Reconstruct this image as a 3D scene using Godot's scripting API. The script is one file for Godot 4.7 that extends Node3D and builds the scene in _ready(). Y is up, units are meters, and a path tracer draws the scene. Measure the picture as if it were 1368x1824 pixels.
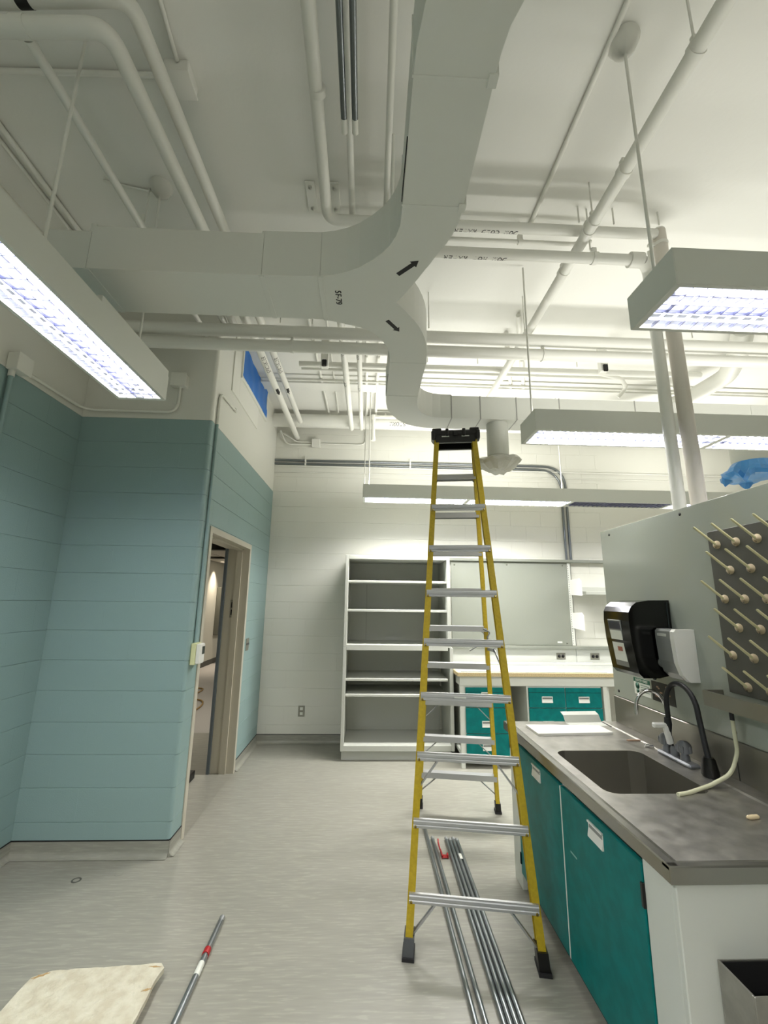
extends Node3D
# Laboratory room under renovation: wide view, camera pitched up towards the ducts.

const CEIL := 4.1
const BLUE_TOP := 3.048
var M := {}
var used := {}
var rng := RandomNumberGenerator.new()

# ---------------------------------------------------------------- mesh helpers
func mb() -> SurfaceTool:
	var st := SurfaceTool.new()
	st.begin(Mesh.PRIMITIVE_TRIANGLES)
	return st

func tri(st: SurfaceTool, a: Vector3, b: Vector3, c: Vector3, n: Vector3, na = null, nb = null, nc = null) -> void:
	var va: Vector3 = n if na == null else na
	var vb: Vector3 = n if nb == null else nb
	var vc: Vector3 = n if nc == null else nc
	if (b - a).cross(c - a).dot(n) > 0.0:      # clockwise seen from the front
		var t := b; b = c; c = t
		var tn := vb; vb = vc; vc = tn
	for e in [[a, va], [b, vb], [c, vc]]:
		var nn: Vector3 = e[1]
		var p: Vector3 = e[0]
		var w := nn.abs()
		var uv := Vector2(p.x, p.z)
		if w.x > w.y and w.x > w.z: uv = Vector2(p.z, -p.y)
		elif w.z > w.y: uv = Vector2(p.x, -p.y)
		st.set_uv(uv)
		st.set_normal(nn)
		st.add_vertex(p)

func quad(st: SurfaceTool, a: Vector3, b: Vector3, c: Vector3, d: Vector3, n: Vector3) -> void:
	tri(st, a, b, c, n)
	tri(st, a, c, d, n)

func flat(st: SurfaceTool, pts: Array, centre: Vector3) -> void:   # convex polygon facing away from centre
	var n: Vector3 = (pts[1] - pts[0]).cross(pts[2] - pts[0]).normalized()
	if n.length() < 0.5:
		return
	if n.dot(pts[0] - centre) < 0.0: n = -n
	for i in range(1, pts.size() - 1):
		tri(st, pts[0], pts[i], pts[i + 1], n)

# chamfered box
func cbox(st: SurfaceTool, lo: Vector3, hi: Vector3, ch := 0.0, xf := Transform3D.IDENTITY) -> void:
	var c := (lo + hi) / 2.0
	var h := (hi - lo) / 2.0
	ch = minf(ch, minf(h.x, minf(h.y, h.z)) * 0.9)
	var wc := xf * c
	for ax in 3:
		var u := (ax + 1) % 3
		var v := (ax + 2) % 3
		for s in [-1.0, 1.0]:
			var f := []
			for q in [[-1, -1], [1, -1], [1, 1], [-1, 1]]:
				var p := Vector3()
				p[ax] = h[ax] * s
				p[u] = (h[u] - ch) * q[0]
				p[v] = (h[v] - ch) * q[1]
				f.append(xf * (c + p))
			flat(st, f, wc)
	if ch > 0.0:
		for ax in 3:
			var u := (ax + 1) % 3
			var v := (ax + 2) % 3
			for su in [-1.0, 1.0]:
				for sv in [-1.0, 1.0]:
					var f := []
					for q in [[-1, 0], [1, 0], [1, 1], [-1, 1]]:
						var p := Vector3()
						p[ax] = (h[ax] - ch) * q[0]
						p[u] = (h[u] - (ch if q[1] == 1 else 0.0)) * su
						p[v] = (h[v] - (0.0 if q[1] == 1 else ch)) * sv
						f.append(xf * (c + p))
					flat(st, f, wc)
		for sx in [-1.0, 1.0]:
			for sy in [-1.0, 1.0]:
				for sz in [-1.0, 1.0]:
					var f := []
					for k in 3:
						var p := Vector3(sx * (h.x - ch), sy * (h.y - ch), sz * (h.z - ch))
						p[k] = [sx, sy, sz][k] * h[k]
						f.append(xf * (c + p))
					flat(st, f, wc)

func bx(x0, y0, z0, x1, y1, z1, ch := 0.0) -> SurfaceTool:
	var st := mb()
	cbox(st, Vector3(minf(x0, x1), minf(y0, y1), minf(z0, z1)), Vector3(maxf(x0, x1), maxf(y0, y1), maxf(z0, z1)), ch)
	return st

func frame_of(d: Vector3, hint := Vector3.UP) -> Basis:   # z along d
	d = d.normalized()
	if absf(d.dot(hint)) > 0.95: hint = Vector3.RIGHT
	var x := hint.cross(d).normalized()
	return Basis(x, d.cross(x), d)

# rounds the corners of a polyline
func bend(pts: Array, r: float, n := 7) -> Array:
	var out := [pts[0]]
	for i in range(1, pts.size() - 1):
		var p: Vector3 = pts[i]
		var a: Vector3 = (pts[i - 1] - p)
		var b: Vector3 = (pts[i + 1] - p)
		var ang := a.angle_to(b)
		var t := minf(r / tan(ang / 2.0), minf(a.length(), b.length()) * 0.49)
		var pa := p + a.normalized() * t
		var pb := p + b.normalized() * t
		for k in n + 1:
			var s := float(k) / n
			out.append(pa.lerp(p, s).lerp(p.lerp(pb, s), s))
	out.append(pts[-1])
	return out

func tube(st: SurfaceTool, pts: Array, r, seg := 14, caps := true) -> void:
	var rings := []
	var nor := []
	var b := frame_of(pts[1] - pts[0])
	for i in pts.size():
		var d: Vector3
		if i == 0: d = pts[1] - pts[0]
		elif i == pts.size() - 1: d = pts[i] - pts[i - 1]
		else: d = (pts[i] - pts[i - 1]).normalized() + (pts[i + 1] - pts[i]).normalized()
		d = d.normalized()
		var x := (b.x - d * b.x.dot(d)).normalized()
		b = Basis(x, d.cross(x), d)
		var rr: float = r[i] if r is Array else r
		var ring := []
		var nn := []
		for k in seg:
			var a := TAU * k / seg
			var n := b.x * cos(a) + b.y * sin(a)
			nn.append(n)
			ring.append(pts[i] + n * rr)
		rings.append(ring)
		nor.append(nn)
	for i in pts.size() - 1:
		for k in seg:
			var k2 := (k + 1) % seg
			var n: Vector3 = nor[i][k] + nor[i][k2]
			tri(st, rings[i][k], rings[i][k2], rings[i + 1][k2], n, nor[i][k], nor[i][k2], nor[i + 1][k2])
			tri(st, rings[i][k], rings[i + 1][k2], rings[i + 1][k], n, nor[i][k], nor[i + 1][k2], nor[i + 1][k])
	if caps:
		for e in [0, pts.size() - 1]:
			var n: Vector3 = (pts[0] - pts[1]).normalized() if e == 0 else (pts[e] - pts[e - 1]).normalized()
			for k in range(1, seg - 1):
				tri(st, rings[e][0], rings[e][k], rings[e][k + 1], n)

func cyl(a: Vector3, b: Vector3, r: float, seg := 14) -> SurfaceTool:
	var st := mb()
	tube(st, [a, b], r, seg)
	return st

# surface of revolution about the direction d from o; profile = [[radius, along], ...]
func lathe(st: SurfaceTool, o: Vector3, d: Vector3, prof: Array, seg := 20) -> void:
	var pts := []
	var rr := []
	for p in prof:
		pts.append(o + d.normalized() * (p[1] + pts.size() * 0.00002))
		rr.append(maxf(p[0], 0.0003))
	tube(st, pts, rr, seg, true)

# polygon in plan (x, z) extruded between heights
func prism_y(st: SurfaceTool, poly: PackedVector2Array, y0: float, y1: float) -> void:
	var idx := Geometry2D.triangulate_polygon(poly)
	for i in range(0, idx.size(), 3):
		for y in [[y0, Vector3.DOWN], [y1, Vector3.UP]]:
			var q := []
			for k in 3: q.append(Vector3(poly[idx[i + k]].x, y[0], poly[idx[i + k]].y))
			tri(st, q[0], q[1], q[2], y[1])
	var cw := Geometry2D.is_polygon_clockwise(poly)
	for i in poly.size():
		var a := poly[i]
		var b := poly[(i + 1) % poly.size()]
		var e := (b - a).normalized()
		var n := Vector3(e.y, 0, -e.x)
		if cw: n = -n
		# Geometry2D counts clockwise with y up; test by sign below
		var m := (a + b) / 2.0 + Vector2(n.x, n.z) * 0.0005
		if Geometry2D.is_point_in_polygon(m, poly): n = -n
		quad(st, Vector3(a.x, y0, a.y), Vector3(b.x, y0, b.y), Vector3(b.x, y1, b.y), Vector3(a.x, y1, a.y), n)

# 2D profile swept from a to b; profile points are (side, up)
func profile(st: SurfaceTool, poly: Array, a: Vector3, b: Vector3, side: Vector3, up: Vector3) -> void:
	var pv := PackedVector2Array(poly)
	var idx := Geometry2D.triangulate_polygon(pv)
	var dir := (b - a).normalized()
	for i in range(0, idx.size(), 3):
		for e in [[a, -dir], [b, dir]]:
			var q := []
			for k in 3: q.append(e[0] + side * pv[idx[i + k]].x + up * pv[idx[i + k]].y)
			tri(st, q[0], q[1], q[2], e[1])
	for i in pv.size():
		var p := pv[i]
		var q := pv[(i + 1) % pv.size()]
		var ed := (q - p).normalized()
		var n2 := Vector2(ed.y, -ed.x)
		if Geometry2D.is_point_in_polygon((p + q) / 2.0 + n2 * 0.0003, pv): n2 = -n2
		var n := side * n2.x + up * n2.y
		quad(st, a + side * p.x + up * p.y, a + side * q.x + up * q.y, b + side * q.x + up * q.y, b + side * p.x + up * p.y, n)

# ---------------------------------------------------------------- scene helpers
func numbered(called: String) -> String:
	if not used.has(called):
		used[called] = 0
		return called
	used[called] += 1
	return "%s_%03d" % [called, used[called]]

func thing(called: String, label: String, category: String, at := Vector3.ZERO, group := "") -> Node3D:
	var o := Node3D.new()
	o.name = numbered(called)
	add_child(o)
	o.position = at
	o.set_meta("label", label)
	o.set_meta("category", category)
	if group: o.set_meta("group", group)
	return o

func structure(called: String, label := "") -> Node3D:
	var o := Node3D.new()
	o.name = numbered(called)
	add_child(o)
	o.set_meta("kind", "structure")
	o.set_meta("label", label if label else called.replace("_", " "))
	return o

# commits a SurfaceTool (points in world space) as one named mesh under parent
func obj(called: String, st, m: Material, parent: Node3D, label := "") -> MeshInstance3D:
	var o := MeshInstance3D.new()
	o.name = called
	o.mesh = st.commit() if st is SurfaceTool else st
	o.material_override = m
	parent.add_child(o, true)
	if parent != self:
		o.transform = parent.global_transform.affine_inverse()
	if label: o.set_meta("label", label)
	return o

func at_part(called: String, mesh: Mesh, m: Material, parent: Node3D, xf: Transform3D) -> MeshInstance3D:
	var o := MeshInstance3D.new()
	o.name = called
	o.mesh = mesh
	o.material_override = m
	parent.add_child(o, true)
	o.transform = parent.global_transform.affine_inverse() * xf
	return o

func mat(called: String, c: Color, rough := 0.6, metal := 0.0) -> StandardMaterial3D:
	var m := StandardMaterial3D.new()
	m.resource_name = called
	m.albedo_color = c
	m.roughness = rough
	m.metallic = metal
	M[called] = m
	return m

func noise_tex(freq: float, ramp: Array, size := 512, seed_no := 1, normal := false, bump := 2.0, oct := 4) -> NoiseTexture2D:
	var n := FastNoiseLite.new()
	n.seed = seed_no
	n.frequency = freq
	n.fractal_octaves = oct
	var t := NoiseTexture2D.new()
	t.width = size
	t.height = size
	t.seamless = true
	t.noise = n
	if normal:
		t.as_normal_map = true
		t.bump_strength = bump
	elif ramp:
		var g := Gradient.new()
		g.offsets = PackedFloat32Array(ramp.map(func(e): return e[0]))
		g.colors = PackedColorArray(ramp.map(func(e): return e[1]))
		t.color_ramp = g
	return t

func grey(v: float) -> Color:
	return Color(v, v, v)

func bumpy(m: StandardMaterial3D, freq: float, depth: float, scale := 1.0, seed_no := 3) -> void:
	m.normal_enabled = true
	m.normal_texture = noise_tex(freq, [], 512, seed_no, true, 3.0)
	m.normal_scale = depth
	m.uv1_triplanar = true
	m.uv1_world_triplanar = true
	m.uv1_scale = Vector3.ONE * scale

func mottled(m: StandardMaterial3D, lo: float, freq: float, scale: float, seed_no: int) -> void:
	m.albedo_texture = noise_tex(freq, [[0.25, grey(lo)], [0.75, grey(1.0)]], 512, seed_no)
	m.uv1_triplanar = true
	m.uv1_world_triplanar = true
	m.uv1_scale = Vector3.ONE * scale

func text_mesh(s: String, h: float, depth := 0.001, font := "Droid Sans", bold := true) -> ArrayMesh:
	var t := TextMesh.new()
	var f := SystemFont.new()
	f.font_names = PackedStringArray([font])
	if bold: f.font_weight = 700
	t.font = f
	t.text = s
	t.font_size = 64
	t.pixel_size = h / 46.0
	t.depth = depth
	var am := ArrayMesh.new()
	am.add_surface_from_arrays(Mesh.PRIMITIVE_TRIANGLES, t.get_mesh_arrays())
	return am

# bends a flat text round a pipe: text x -> along the pipe, text y -> round it
func bent_text(s: String, h: float, r: float, font := "Droid Sans Mono") -> ArrayMesh:
	var src := text_mesh(s, h, 0.0008, font)
	var arr := src.surface_get_arrays(0)
	var v: PackedVector3Array = arr[Mesh.ARRAY_VERTEX]
	var n: PackedVector3Array = arr[Mesh.ARRAY_NORMAL]
	for i in v.size():
		var a := v[i].y / r
		var rr := r + 0.0006 + v[i].z
		v[i] = Vector3(v[i].x, rr * sin(a), rr * cos(a))
		n[i] = Vector3(n[i].x, n[i].z * sin(a) + n[i].y * cos(a), n[i].z * cos(a) - n[i].y * sin(a))
	arr[Mesh.ARRAY_VERTEX] = v
	arr[Mesh.ARRAY_NORMAL] = n
	var am := ArrayMesh.new()
	am.add_surface_from_arrays(Mesh.PRIMITIVE_TRIANGLES, arr)
	return am

# an arrow wrapped on a pipe, pointing along -x of the text frame
func bent_arrow(length: float, w: float, r: float) -> ArrayMesh:
	var st := mb()
	var cols := [[-length / 2, 0.02], [-length * 0.1, 1.0], [-length * 0.1, 0.5], [length / 2, 0.5]]
	for i in cols.size() - 1:
		for k in 6:
			var q := []
			for e in [[i, k], [i + 1, k], [i + 1, k + 1], [i, k + 1]]:
				var c: Array = cols[e[0]]
				var a: float = (e[1] / 3.0 - 1.0) * w * c[1] / r
				q.append(Vector3(c[0] + e[0] * 0.00001, (r + 0.001) * sin(a), (r + 0.001) * cos(a)))
			quad(st, q[0], q[1], q[2], q[3], (q[0] * Vector3(0, 1, 1)).normalized())
	return st.commit()

# ---------------------------------------------------------------- materials
func make_materials() -> void:
	var w := mat("white_paint", Color(0.885, 0.885, 0.85), 0.55)
	bumpy(w, 0.03, 0.10, 2.0)
	mat("block_white", Color(0.86, 0.86, 0.825), 0.5)
	bumpy(M.block_white, 0.06, 0.22, 3.0, 5)
	mat("block_blue", Color(0.535, 0.635, 0.63), 0.42)
	bumpy(M.block_blue, 0.06, 0.22, 3.0, 5)
	mat("ceiling_paint", Color(0.885, 0.885, 0.86), 0.7)
	bumpy(M.ceiling_paint, 0.02, 0.15, 1.5, 8)
	mat("pipe_white", Color(0.87, 0.87, 0.84), 0.45)
	mat("duct_white", Color(0.83, 0.835, 0.805), 0.5)
	bumpy(M.duct_white, 0.01, 0.06, 1.2, 11)
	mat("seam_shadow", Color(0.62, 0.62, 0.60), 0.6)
	mat("black_ink", Color(0.025, 0.025, 0.03), 0.6)
	mat("galvanised", Color(0.60, 0.62, 0.63), 0.30, 0.92)
	mat("conduit_dark", Color(0.50, 0.52, 0.53), 0.28, 0.95)
	mat("aluminium", Color(0.74, 0.745, 0.75), 0.42, 0.75)
	mat("aluminium_dull", Color(0.60, 0.61, 0.61), 0.5, 0.6)
	mat("fibreglass", Color(0.76, 0.655, 0.13), 0.42)
	mottled(M.fibreglass, 0.93, 0.02, 4.0, 22)
	mat("black_plastic", Color(0.022, 0.022, 0.026), 0.38)
	mat("gloss_black", Color(0.012, 0.012, 0.014), 0.13)
	mat("rubber_grey", Color(0.13, 0.13, 0.14), 0.7)
	mat("foot_grey", Color(0.33, 0.34, 0.35), 0.55)
	mat("brass", Color(0.80, 0.70, 0.36), 0.35, 0.8)
	mat("teal", Color(0.0, 0.45, 0.44), 0.42)
	mottled(M.teal, 0.92, 0.01, 2.0, 23)
	M.teal.metallic_specular = 0.3
	mat("teal_scuff", Color(0.55, 0.72, 0.70), 0.6)
	mat("cabinet_white", Color(0.82, 0.83, 0.80), 0.42)
	mat("frame_cream", Color(0.735, 0.715, 0.655), 0.42)
	mat("shelf_grey", Color(0.725, 0.735, 0.705), 0.45)
	mat("panel_grey", Color(0.61, 0.63, 0.59), 0.16)
	mat("panel_wall", Color(0.52, 0.535, 0.495), 0.5)
	mat("panel_beige", Color(0.76, 0.745, 0.70), 0.5)
	mat("peg_board", Color(0.30, 0.30, 0.275), 0.5)
	mat("peg_cream", Color(0.80, 0.78, 0.62), 0.4)
	mat("peg_base", Color(0.78, 0.72, 0.60), 0.5)
	mat("wood_edge", Color(0.83, 0.75, 0.575), 0.55)
	mottled(M.wood_edge, 0.85, 0.03, 5.0, 25)
	mat("bench_grey", Color(0.66, 0.67, 0.655), 0.4)
	mat("white_plastic", Color(0.88, 0.88, 0.86), 0.35)
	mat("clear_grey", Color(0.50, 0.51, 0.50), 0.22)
	mat("chrome", Color(0.80, 0.80, 0.80), 0.10, 1.0)
	mat("faucet_grey", Color(0.50, 0.51, 0.53), 0.45, 0.5)
	mat("hose_charcoal", Color(0.075, 0.08, 0.095), 0.5)
	mat("hose_cream", Color(0.80, 0.80, 0.69), 0.45)
	mat("blue_plastic", Color(0.09, 0.45, 0.80), 0.4)
	M.blue_plastic.backlight_enabled = true
	M.blue_plastic.backlight = Color(0.05, 0.2, 0.36)
	mat("blue_film", Color(0.30, 0.60, 0.86), 0.3)
	M.blue_film.backlight_enabled = true
	M.blue_film.backlight = Color(0.1, 0.3, 0.5)
	mat("white_film", Color(0.80, 0.80, 0.77), 0.35)
	M.white_film.backlight_enabled = true
	M.white_film.backlight = Color(0.35, 0.35, 0.33)
	mat("red_plastic", Color(0.62, 0.07, 0.09), 0.4)
	mat("dark_gap", Color(0.03, 0.03, 0.03), 0.9)
	mat("base_line", Color(0.045, 0.055, 0.075), 0.5)
	mat("outlet_steel", Color(0.55, 0.55, 0.51), 0.4, 0.5)
	mat("stain_ring", Color(0.33, 0.33, 0.31), 0.6)
	mat("label_white", Color(0.86, 0.87, 0.84), 0.4)
	mat("label_green", Color(0.10, 0.36, 0.27), 0.4)
	mat("label_navy", Color(0.10, 0.13, 0.20), 0.3)
	mat("label_skin", Color(0.62, 0.36, 0.28), 0.4)
	mat("thermo_cream", Color(0.83, 0.84, 0.66), 0.4)
	mat("screen_grey", Color(0.20, 0.23, 0.22), 0.2)
	mat("corridor_wall", Color(0.735, 0.73, 0.685), 0.6)
	mat("corridor_floor", Color(0.70, 0.685, 0.665), 0.4)
	mat("corridor_tile", Color(0.80, 0.785, 0.75), 0.7)
	mat("corridor_base", Color(0.28, 0.28, 0.26), 0.6)
	mat("electric_grey", Color(0.34, 0.345, 0.31), 0.5)
	mat("cable_tan", Color(0.62, 0.50, 0.27), 0.5)
	mat("jamb_edge", Color(0.36, 0.40, 0.43), 0.4)
	mat("soap_cream", Color(0.83, 0.76, 0.62), 0.6)
	mat("putty_tan", Color(0.56, 0.45, 0.36), 0.7)
	mat("board_brown", Color(0.66, 0.55, 0.38), 0.8)
	mat("rust_white", Color(0.81, 0.79, 0.75), 0.5)
	mat("fixture_white", Color(0.82, 0.83, 0.80), 0.4)
	mat("louver_white", Color(0.62, 0.63, 0.73), 0.34, 0.9)
	mat("reflector", Color(0.9, 0.9, 0.92), 0.3)
	# fluorescent tubes: what the eye sees of them; the room's light comes from the lights beside them
	mat("tube_glow", Color(0.93, 0.94, 1.0), 0.4)
	M.tube_glow.emission_enabled = true
	M.tube_glow.emission = Color(0.93, 0.94, 1.0)
	M.tube_glow.emission_energy_multiplier = 1.4
	mat("tube_off", Color(0.80, 0.80, 0.82), 0.3)
	mat("lamp_glow", Color(1.0, 0.93, 0.82), 0.4)
	M.lamp_glow.emission_enabled = true
	M.lamp_glow.emission = Color(1.0, 0.92, 0.80)
	M.lamp_glow.emission_energy_multiplier = 2.0
	# brushed, smudged steel
	var s := mat("stainless", Color(0.70, 0.69, 0.665), 0.34, 0.85)
	s.roughness_texture = noise_tex(0.012, [[0.3, grey(0.84)], [0.7, grey(1.0)]], 512, 31)
	s.albedo_texture = noise_tex(0.014, [[0.2, grey(0.90)], [0.6, grey(0.96)], [0.85, grey(1.0)]], 512, 32, false, 1.0, 6)
	s.uv1_triplanar = true
	s.uv1_world_triplanar = true
	s.uv1_scale = Vector3.ONE * 1.6
	mat("stainless_edge", Color(0.60, 0.595, 0.57), 0.24, 0.9)
	var s2 := mat("stainless_dark", Color(0.56, 0.55, 0.515), 0.36, 0.75)
	s2.roughness_texture = s.roughness_texture
	s2.uv1_triplanar = true
	s2.uv1_world_triplanar = true
	s2.uv1_scale = Vector3.ONE * 1.6
	var b := mat("skim_board", Color(0.80, 0.785, 0.725), 0.75)
	b.albedo_texture = noise_tex(0.010, [[0.2, Color(0.93, 0.915, 0.88)], [0.5, Color(0.97, 0.965, 0.94)], [0.8, Color(1, 1, 0.985)]], 512, 41, false, 1.0, 6)
	b.normal_enabled = true
	b.normal_texture = noise_tex(0.014, [], 512, 42, true, 8.0, 5)
	b.normal_scale = 0.8
	b.uv1_triplanar = true
	b.uv1_world_triplanar = true
	b.uv1_scale = Vector3.ONE * 2.2
	make_floor_material()

func make_floor_material() -> void:
	# sheet flooring with long thin streaks running across the room
	var size := 1024
	var img := Image.create(size, size, false, Image.FORMAT_RGB8)
	var n1 := FastNoiseLite.new()
	n1.seed = 7
	n1.frequency = 0.01
	n1.fractal_octaves = 3
	var n2 := FastNoiseLite.new()
	n2.seed = 19
	n2.frequency = 0.01
	n2.fractal_octaves = 2
	for y in size:
		for x in size:
			# wrap along x and y by sampling on two circles folded into the noise space
			var fx := x / float(size)
			var fy := y / float(size)
			var bl := 1.0 - clampf((fx - 0.88) / 0.12, 0.0, 1.0)
			var v := n1.get_noise_2d(x * 0.7, y * 9.0)
			var u := n2.get_noise_2d(x * 1.8, y * 16.0)
			if bl < 1.0:
				v = lerpf(n1.get_noise_2d((x - size) * 0.7, y * 9.0), v, bl)
				u = lerpf(n2.get_noise_2d((x - size) * 1.8, y * 16.0), u, bl)
			var g := 0.945 + v * 0.045 + u * 0.03
			if u + v * 0.5 > 0.36: g += minf(0.05, (u + v * 0.5 - 0.36) * 0.5)
			g = clampf(g, 0.0, 1.0)
			img.set_pixel(x, y, Color(g, g, g * 0.99))
	var f := mat("floor_vinyl", Color(0.605, 0.60, 0.565), 0.42)
	f.albedo_texture = ImageTexture.create_from_image(img)
	f.roughness_texture = noise_tex(0.01, [[0.3, grey(0.8)], [0.7, grey(1.0)]], 256, 13)
	f.uv1_triplanar = true
	f.uv1_world_triplanar = true
	f.uv1_scale = Vector3.ONE * 0.4
	var c := mat("cove_vinyl", Color(0.60, 0.60, 0.565), 0.42)
	c.albedo_texture = f.albedo_texture
	c.uv1_triplanar = true
	c.uv1_world_triplanar = true
	c.uv1_scale = Vector3.ONE * 0.4

# ---------------------------------------------------------------- _ready
func _ready() -> void:
	rng.seed = 4711
	# camera, environment, exposure
	var cam := Camera3D.new()
	cam.name = "camera"
	cam.position = Vector3(0, 1.655, 0)
	cam.rotation = Vector3(0.205143, -0.037649, 0.0130521)
	cam.fov = 100.4097
	cam.near = 0.05
	cam.far = 60.0
	cam.current = true
	add_child(cam)
	var env := Environment.new()
	env.background_mode = Environment.BG_COLOR
	env.background_color = Color(0.02, 0.02, 0.02)
	env.tonemap_mode = Environment.TONE_MAPPER_LINEAR
	env.tonemap_exposure = 0.965
	env.sdfgi_enabled = true
	env.ssao_enabled = true
	env.ssil_enabled = true
	var we := WorldEnvironment.new()
	we.name = "world_environment"
	we.environment = env
	add_child(we)
	make_materials()
	build_shell()
	build_corridor()
	build_ducts()
	build_fixtures()
	build_bookcase()
	build_back_bench()
	build_island()
	build_ladder()
	build_pipes()
	build_wall_fittings()
	build_island_items()
	build_floor_items()

# ---------------------------------------------------------------- lights
const LAMP := Color(1.0, 0.99, 0.965)
var lamp_power := 1.68
var up_power := 0.41

func area(called: String, at: Vector3, size: Vector2, down: bool, along_x: bool, energy: float, parent: Node3D) -> void:
	var l := AreaLight3D.new()
	l.name = called
	l.area_size = size
	l.light_color = LAMP
	l.light_energy = energy
	l.area_normalize_energy = true
	l.area_range = 15.0
	l.area_attenuation = 2.0
	l.shadow_enabled = true
	parent.add_child(l, true)
	var fz := Vector3.UP if down else Vector3.DOWN     # light leaves along -z
	var fx := Vector3.RIGHT if along_x else Vector3.BACK
	l.global_transform = Transform3D(Basis(fx, fz.cross(fx), fz), at)

# a pendant trough light. lo, hi = ends along its own axis; sections = lit flags
func fixture(label: String, along_x: bool, side0: float, side1: float, start: float, dirn: float, lit: Array, sec: float, y0: float, y1: float, uplight: bool, rods: Array, power: float, up_part := 1.0) -> Node3D:
	var total := sec * lit.size()
	var fin := start + dirn * total
	var lo := minf(start, fin)
	var hi := maxf(start, fin)
	var mid := (side0 + side1) / 2.0
	var at := func(l: float, s: float, y: float) -> Vector3:
		return Vector3(l, y, s) if along_x else Vector3(s, y, l)
	var box := func(l0, l1, s0, s1, ya, yb, ch = 0.0) -> SurfaceTool:
		var st := mb()
		var a: Vector3 = at.call(l0, s0, ya)
		var b: Vector3 = at.call(l1, s1, yb)
		cbox(st, Vector3(minf(a.x, b.x), ya, minf(a.z, b.z)), Vector3(maxf(a.x, b.x), yb, maxf(a.z, b.z)), ch)
		return st
	var base: Vector3 = at.call((lo + hi) / 2.0, mid, y0)
	var f := thing("pendant_light", label, "light fixture", base, "suspended fluorescent trough lights")
	var t := 0.006
	obj("side_panel", box.call(lo, hi, side0, side0 + t, y0, y1, 0.001), M.fixture_white, f)
	obj("side_panel", box.call(lo, hi, side1 - t, side1, y0, y1, 0.001), M.fixture_white, f)
	obj("end_plate", box.call(lo - 0.004, lo, side0, side1, y0, y1, 0.001), M.fixture_white, f)
	obj("end_plate", box.call(hi, hi + 0.004, side0, side1, y0, y1, 0.001), M.fixture_white, f)
	# top pan: closed, or two lips with an open slot between them for the uplight
	if uplight:
		obj("top_lip", box.call(lo, hi, side0 + t, side0 + 0.05, y1 - 0.006, y1), M.fixture_white, f)
		obj("top_lip", box.call(lo, hi, side1 - 0.05, side1 - t, y1 - 0.006, y1), M.fixture_white, f)
	else:
		obj("top_pan", box.call(lo, hi, side0 + t, side1 - t, y1 - 0.006, y1), M.fixture_white, f)
	# bottom rim
	var rim := 0.018
	obj("rim", box.call(lo, hi, side0 + t, side0 + rim, y0, y0 + 0.02), M.fixture_white, f)
	obj("rim", box.call(lo, hi, side1 - rim, side1 - t, y0, y0 + 0.02), M.fixture_white, f)
	var w := side1 - side0 - 2 * rim
	for i in lit.size():
		var a := start + dirn * sec * i
		var b := a + dirn * sec
		var l0 := minf(a, b) + 0.02
		var l1 := maxf(a, b) - 0.02
		obj("divider", box.call(minf(a, b) if i > 0 or dirn < 0 else minf(a, b), minf(a, b) + 0.02, side0 + rim, side1 - rim, y0, y0 + 0.03), M.fixture_white, f)
		obj("divider", box.call(maxf(a, b) - 0.02, maxf(a, b), side0 + rim, side1 - rim, y0, y0 + 0.03), M.fixture_white, f)
		obj("reflector", box.call(l0, l1, side0 + 0.03, side1 - 0.03, y0 + 0.068, y0 + 0.072), M.reflector, f)
		for s in [-1.0, 1.0]:
			var p0: Vector3 = at.call(l0 + 0.02, mid + s * w * 0.25, y0 + 0.042)
			var p1: Vector3 = at.call(l1 - 0.02, mid + s * w * 0.25, y0 + 0.042)
			obj("fluorescent_tube", cyl(p0, p1, 0.016, 12), M.tube_glow if lit[i] else M.tube_off, f)
			if lit[i]:
				area("tube_light", at.call((l0 + l1) / 2.0, mid + s * w * 0.25, y0 + 0.022), Vector2(l1 - l0 - 0.06, 0.045), true, along_x, lamp_power * power, f)
		if lit[i] and uplight:
			area("up_light", at.call((l0 + l1) / 2.0, mid, y1 - 0.002), Vector2(l1 - l0 - 0.06, 0.12), false, along_x, up_power * up_part, f)
		# louver: long blades and cross blades, each a thin white strip
		var n := int(round((l1 - l0) / 0.052))
		var cross := BoxMesh.new()
		cross.size = Vector3(0.003, 0.013, w) if along_x else Vector3(w, 0.013, 0.003)
		for k in range(1, n):
			at_part("louver_blade", cross, M.louver_white, f, Transform3D(Basis(), at.call(l0 + (l1 - l0) * k / n, mid, y0 + 0.009)))
		var longb := BoxMesh.new()
		longb.size = Vector3(l1 - l0, 0.013, 0.003) if along_x else Vector3(0.003, 0.013, l1 - l0)
		for k in range(1, 5):
			at_part("louver_rail", longb, M.louver_white, f, Transform3D(Basis(), at.call((l0 + l1) / 2.0, mid - w / 2.0 + w * k / 5.0, y0 + 0.009)))
	for r in rods:
		var p: Vector3 = at.call(r[0], mid, 0)
		obj("suspension_rod", cyl(Vector3(p.x, y1 - 0.03, p.z), Vector3(p.x, CEIL - 0.02, p.z), 0.0065, 10), M.pipe_white, f)
		if r.size() > 1:
			var st := mb()
			lathe(st, Vector3(p.x, CEIL, p.z), Vector3.DOWN, [[0.0, 0.0], [0.062, 0.0], [0.066, 0.012], [0.058, 0.024], [0.05, 0.05], [0.03, 0.075], [0.012, 0.085], [0.0, 0.086]])
			obj("ceiling_canopy", st, M.pipe_white, f)
	return f

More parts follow.
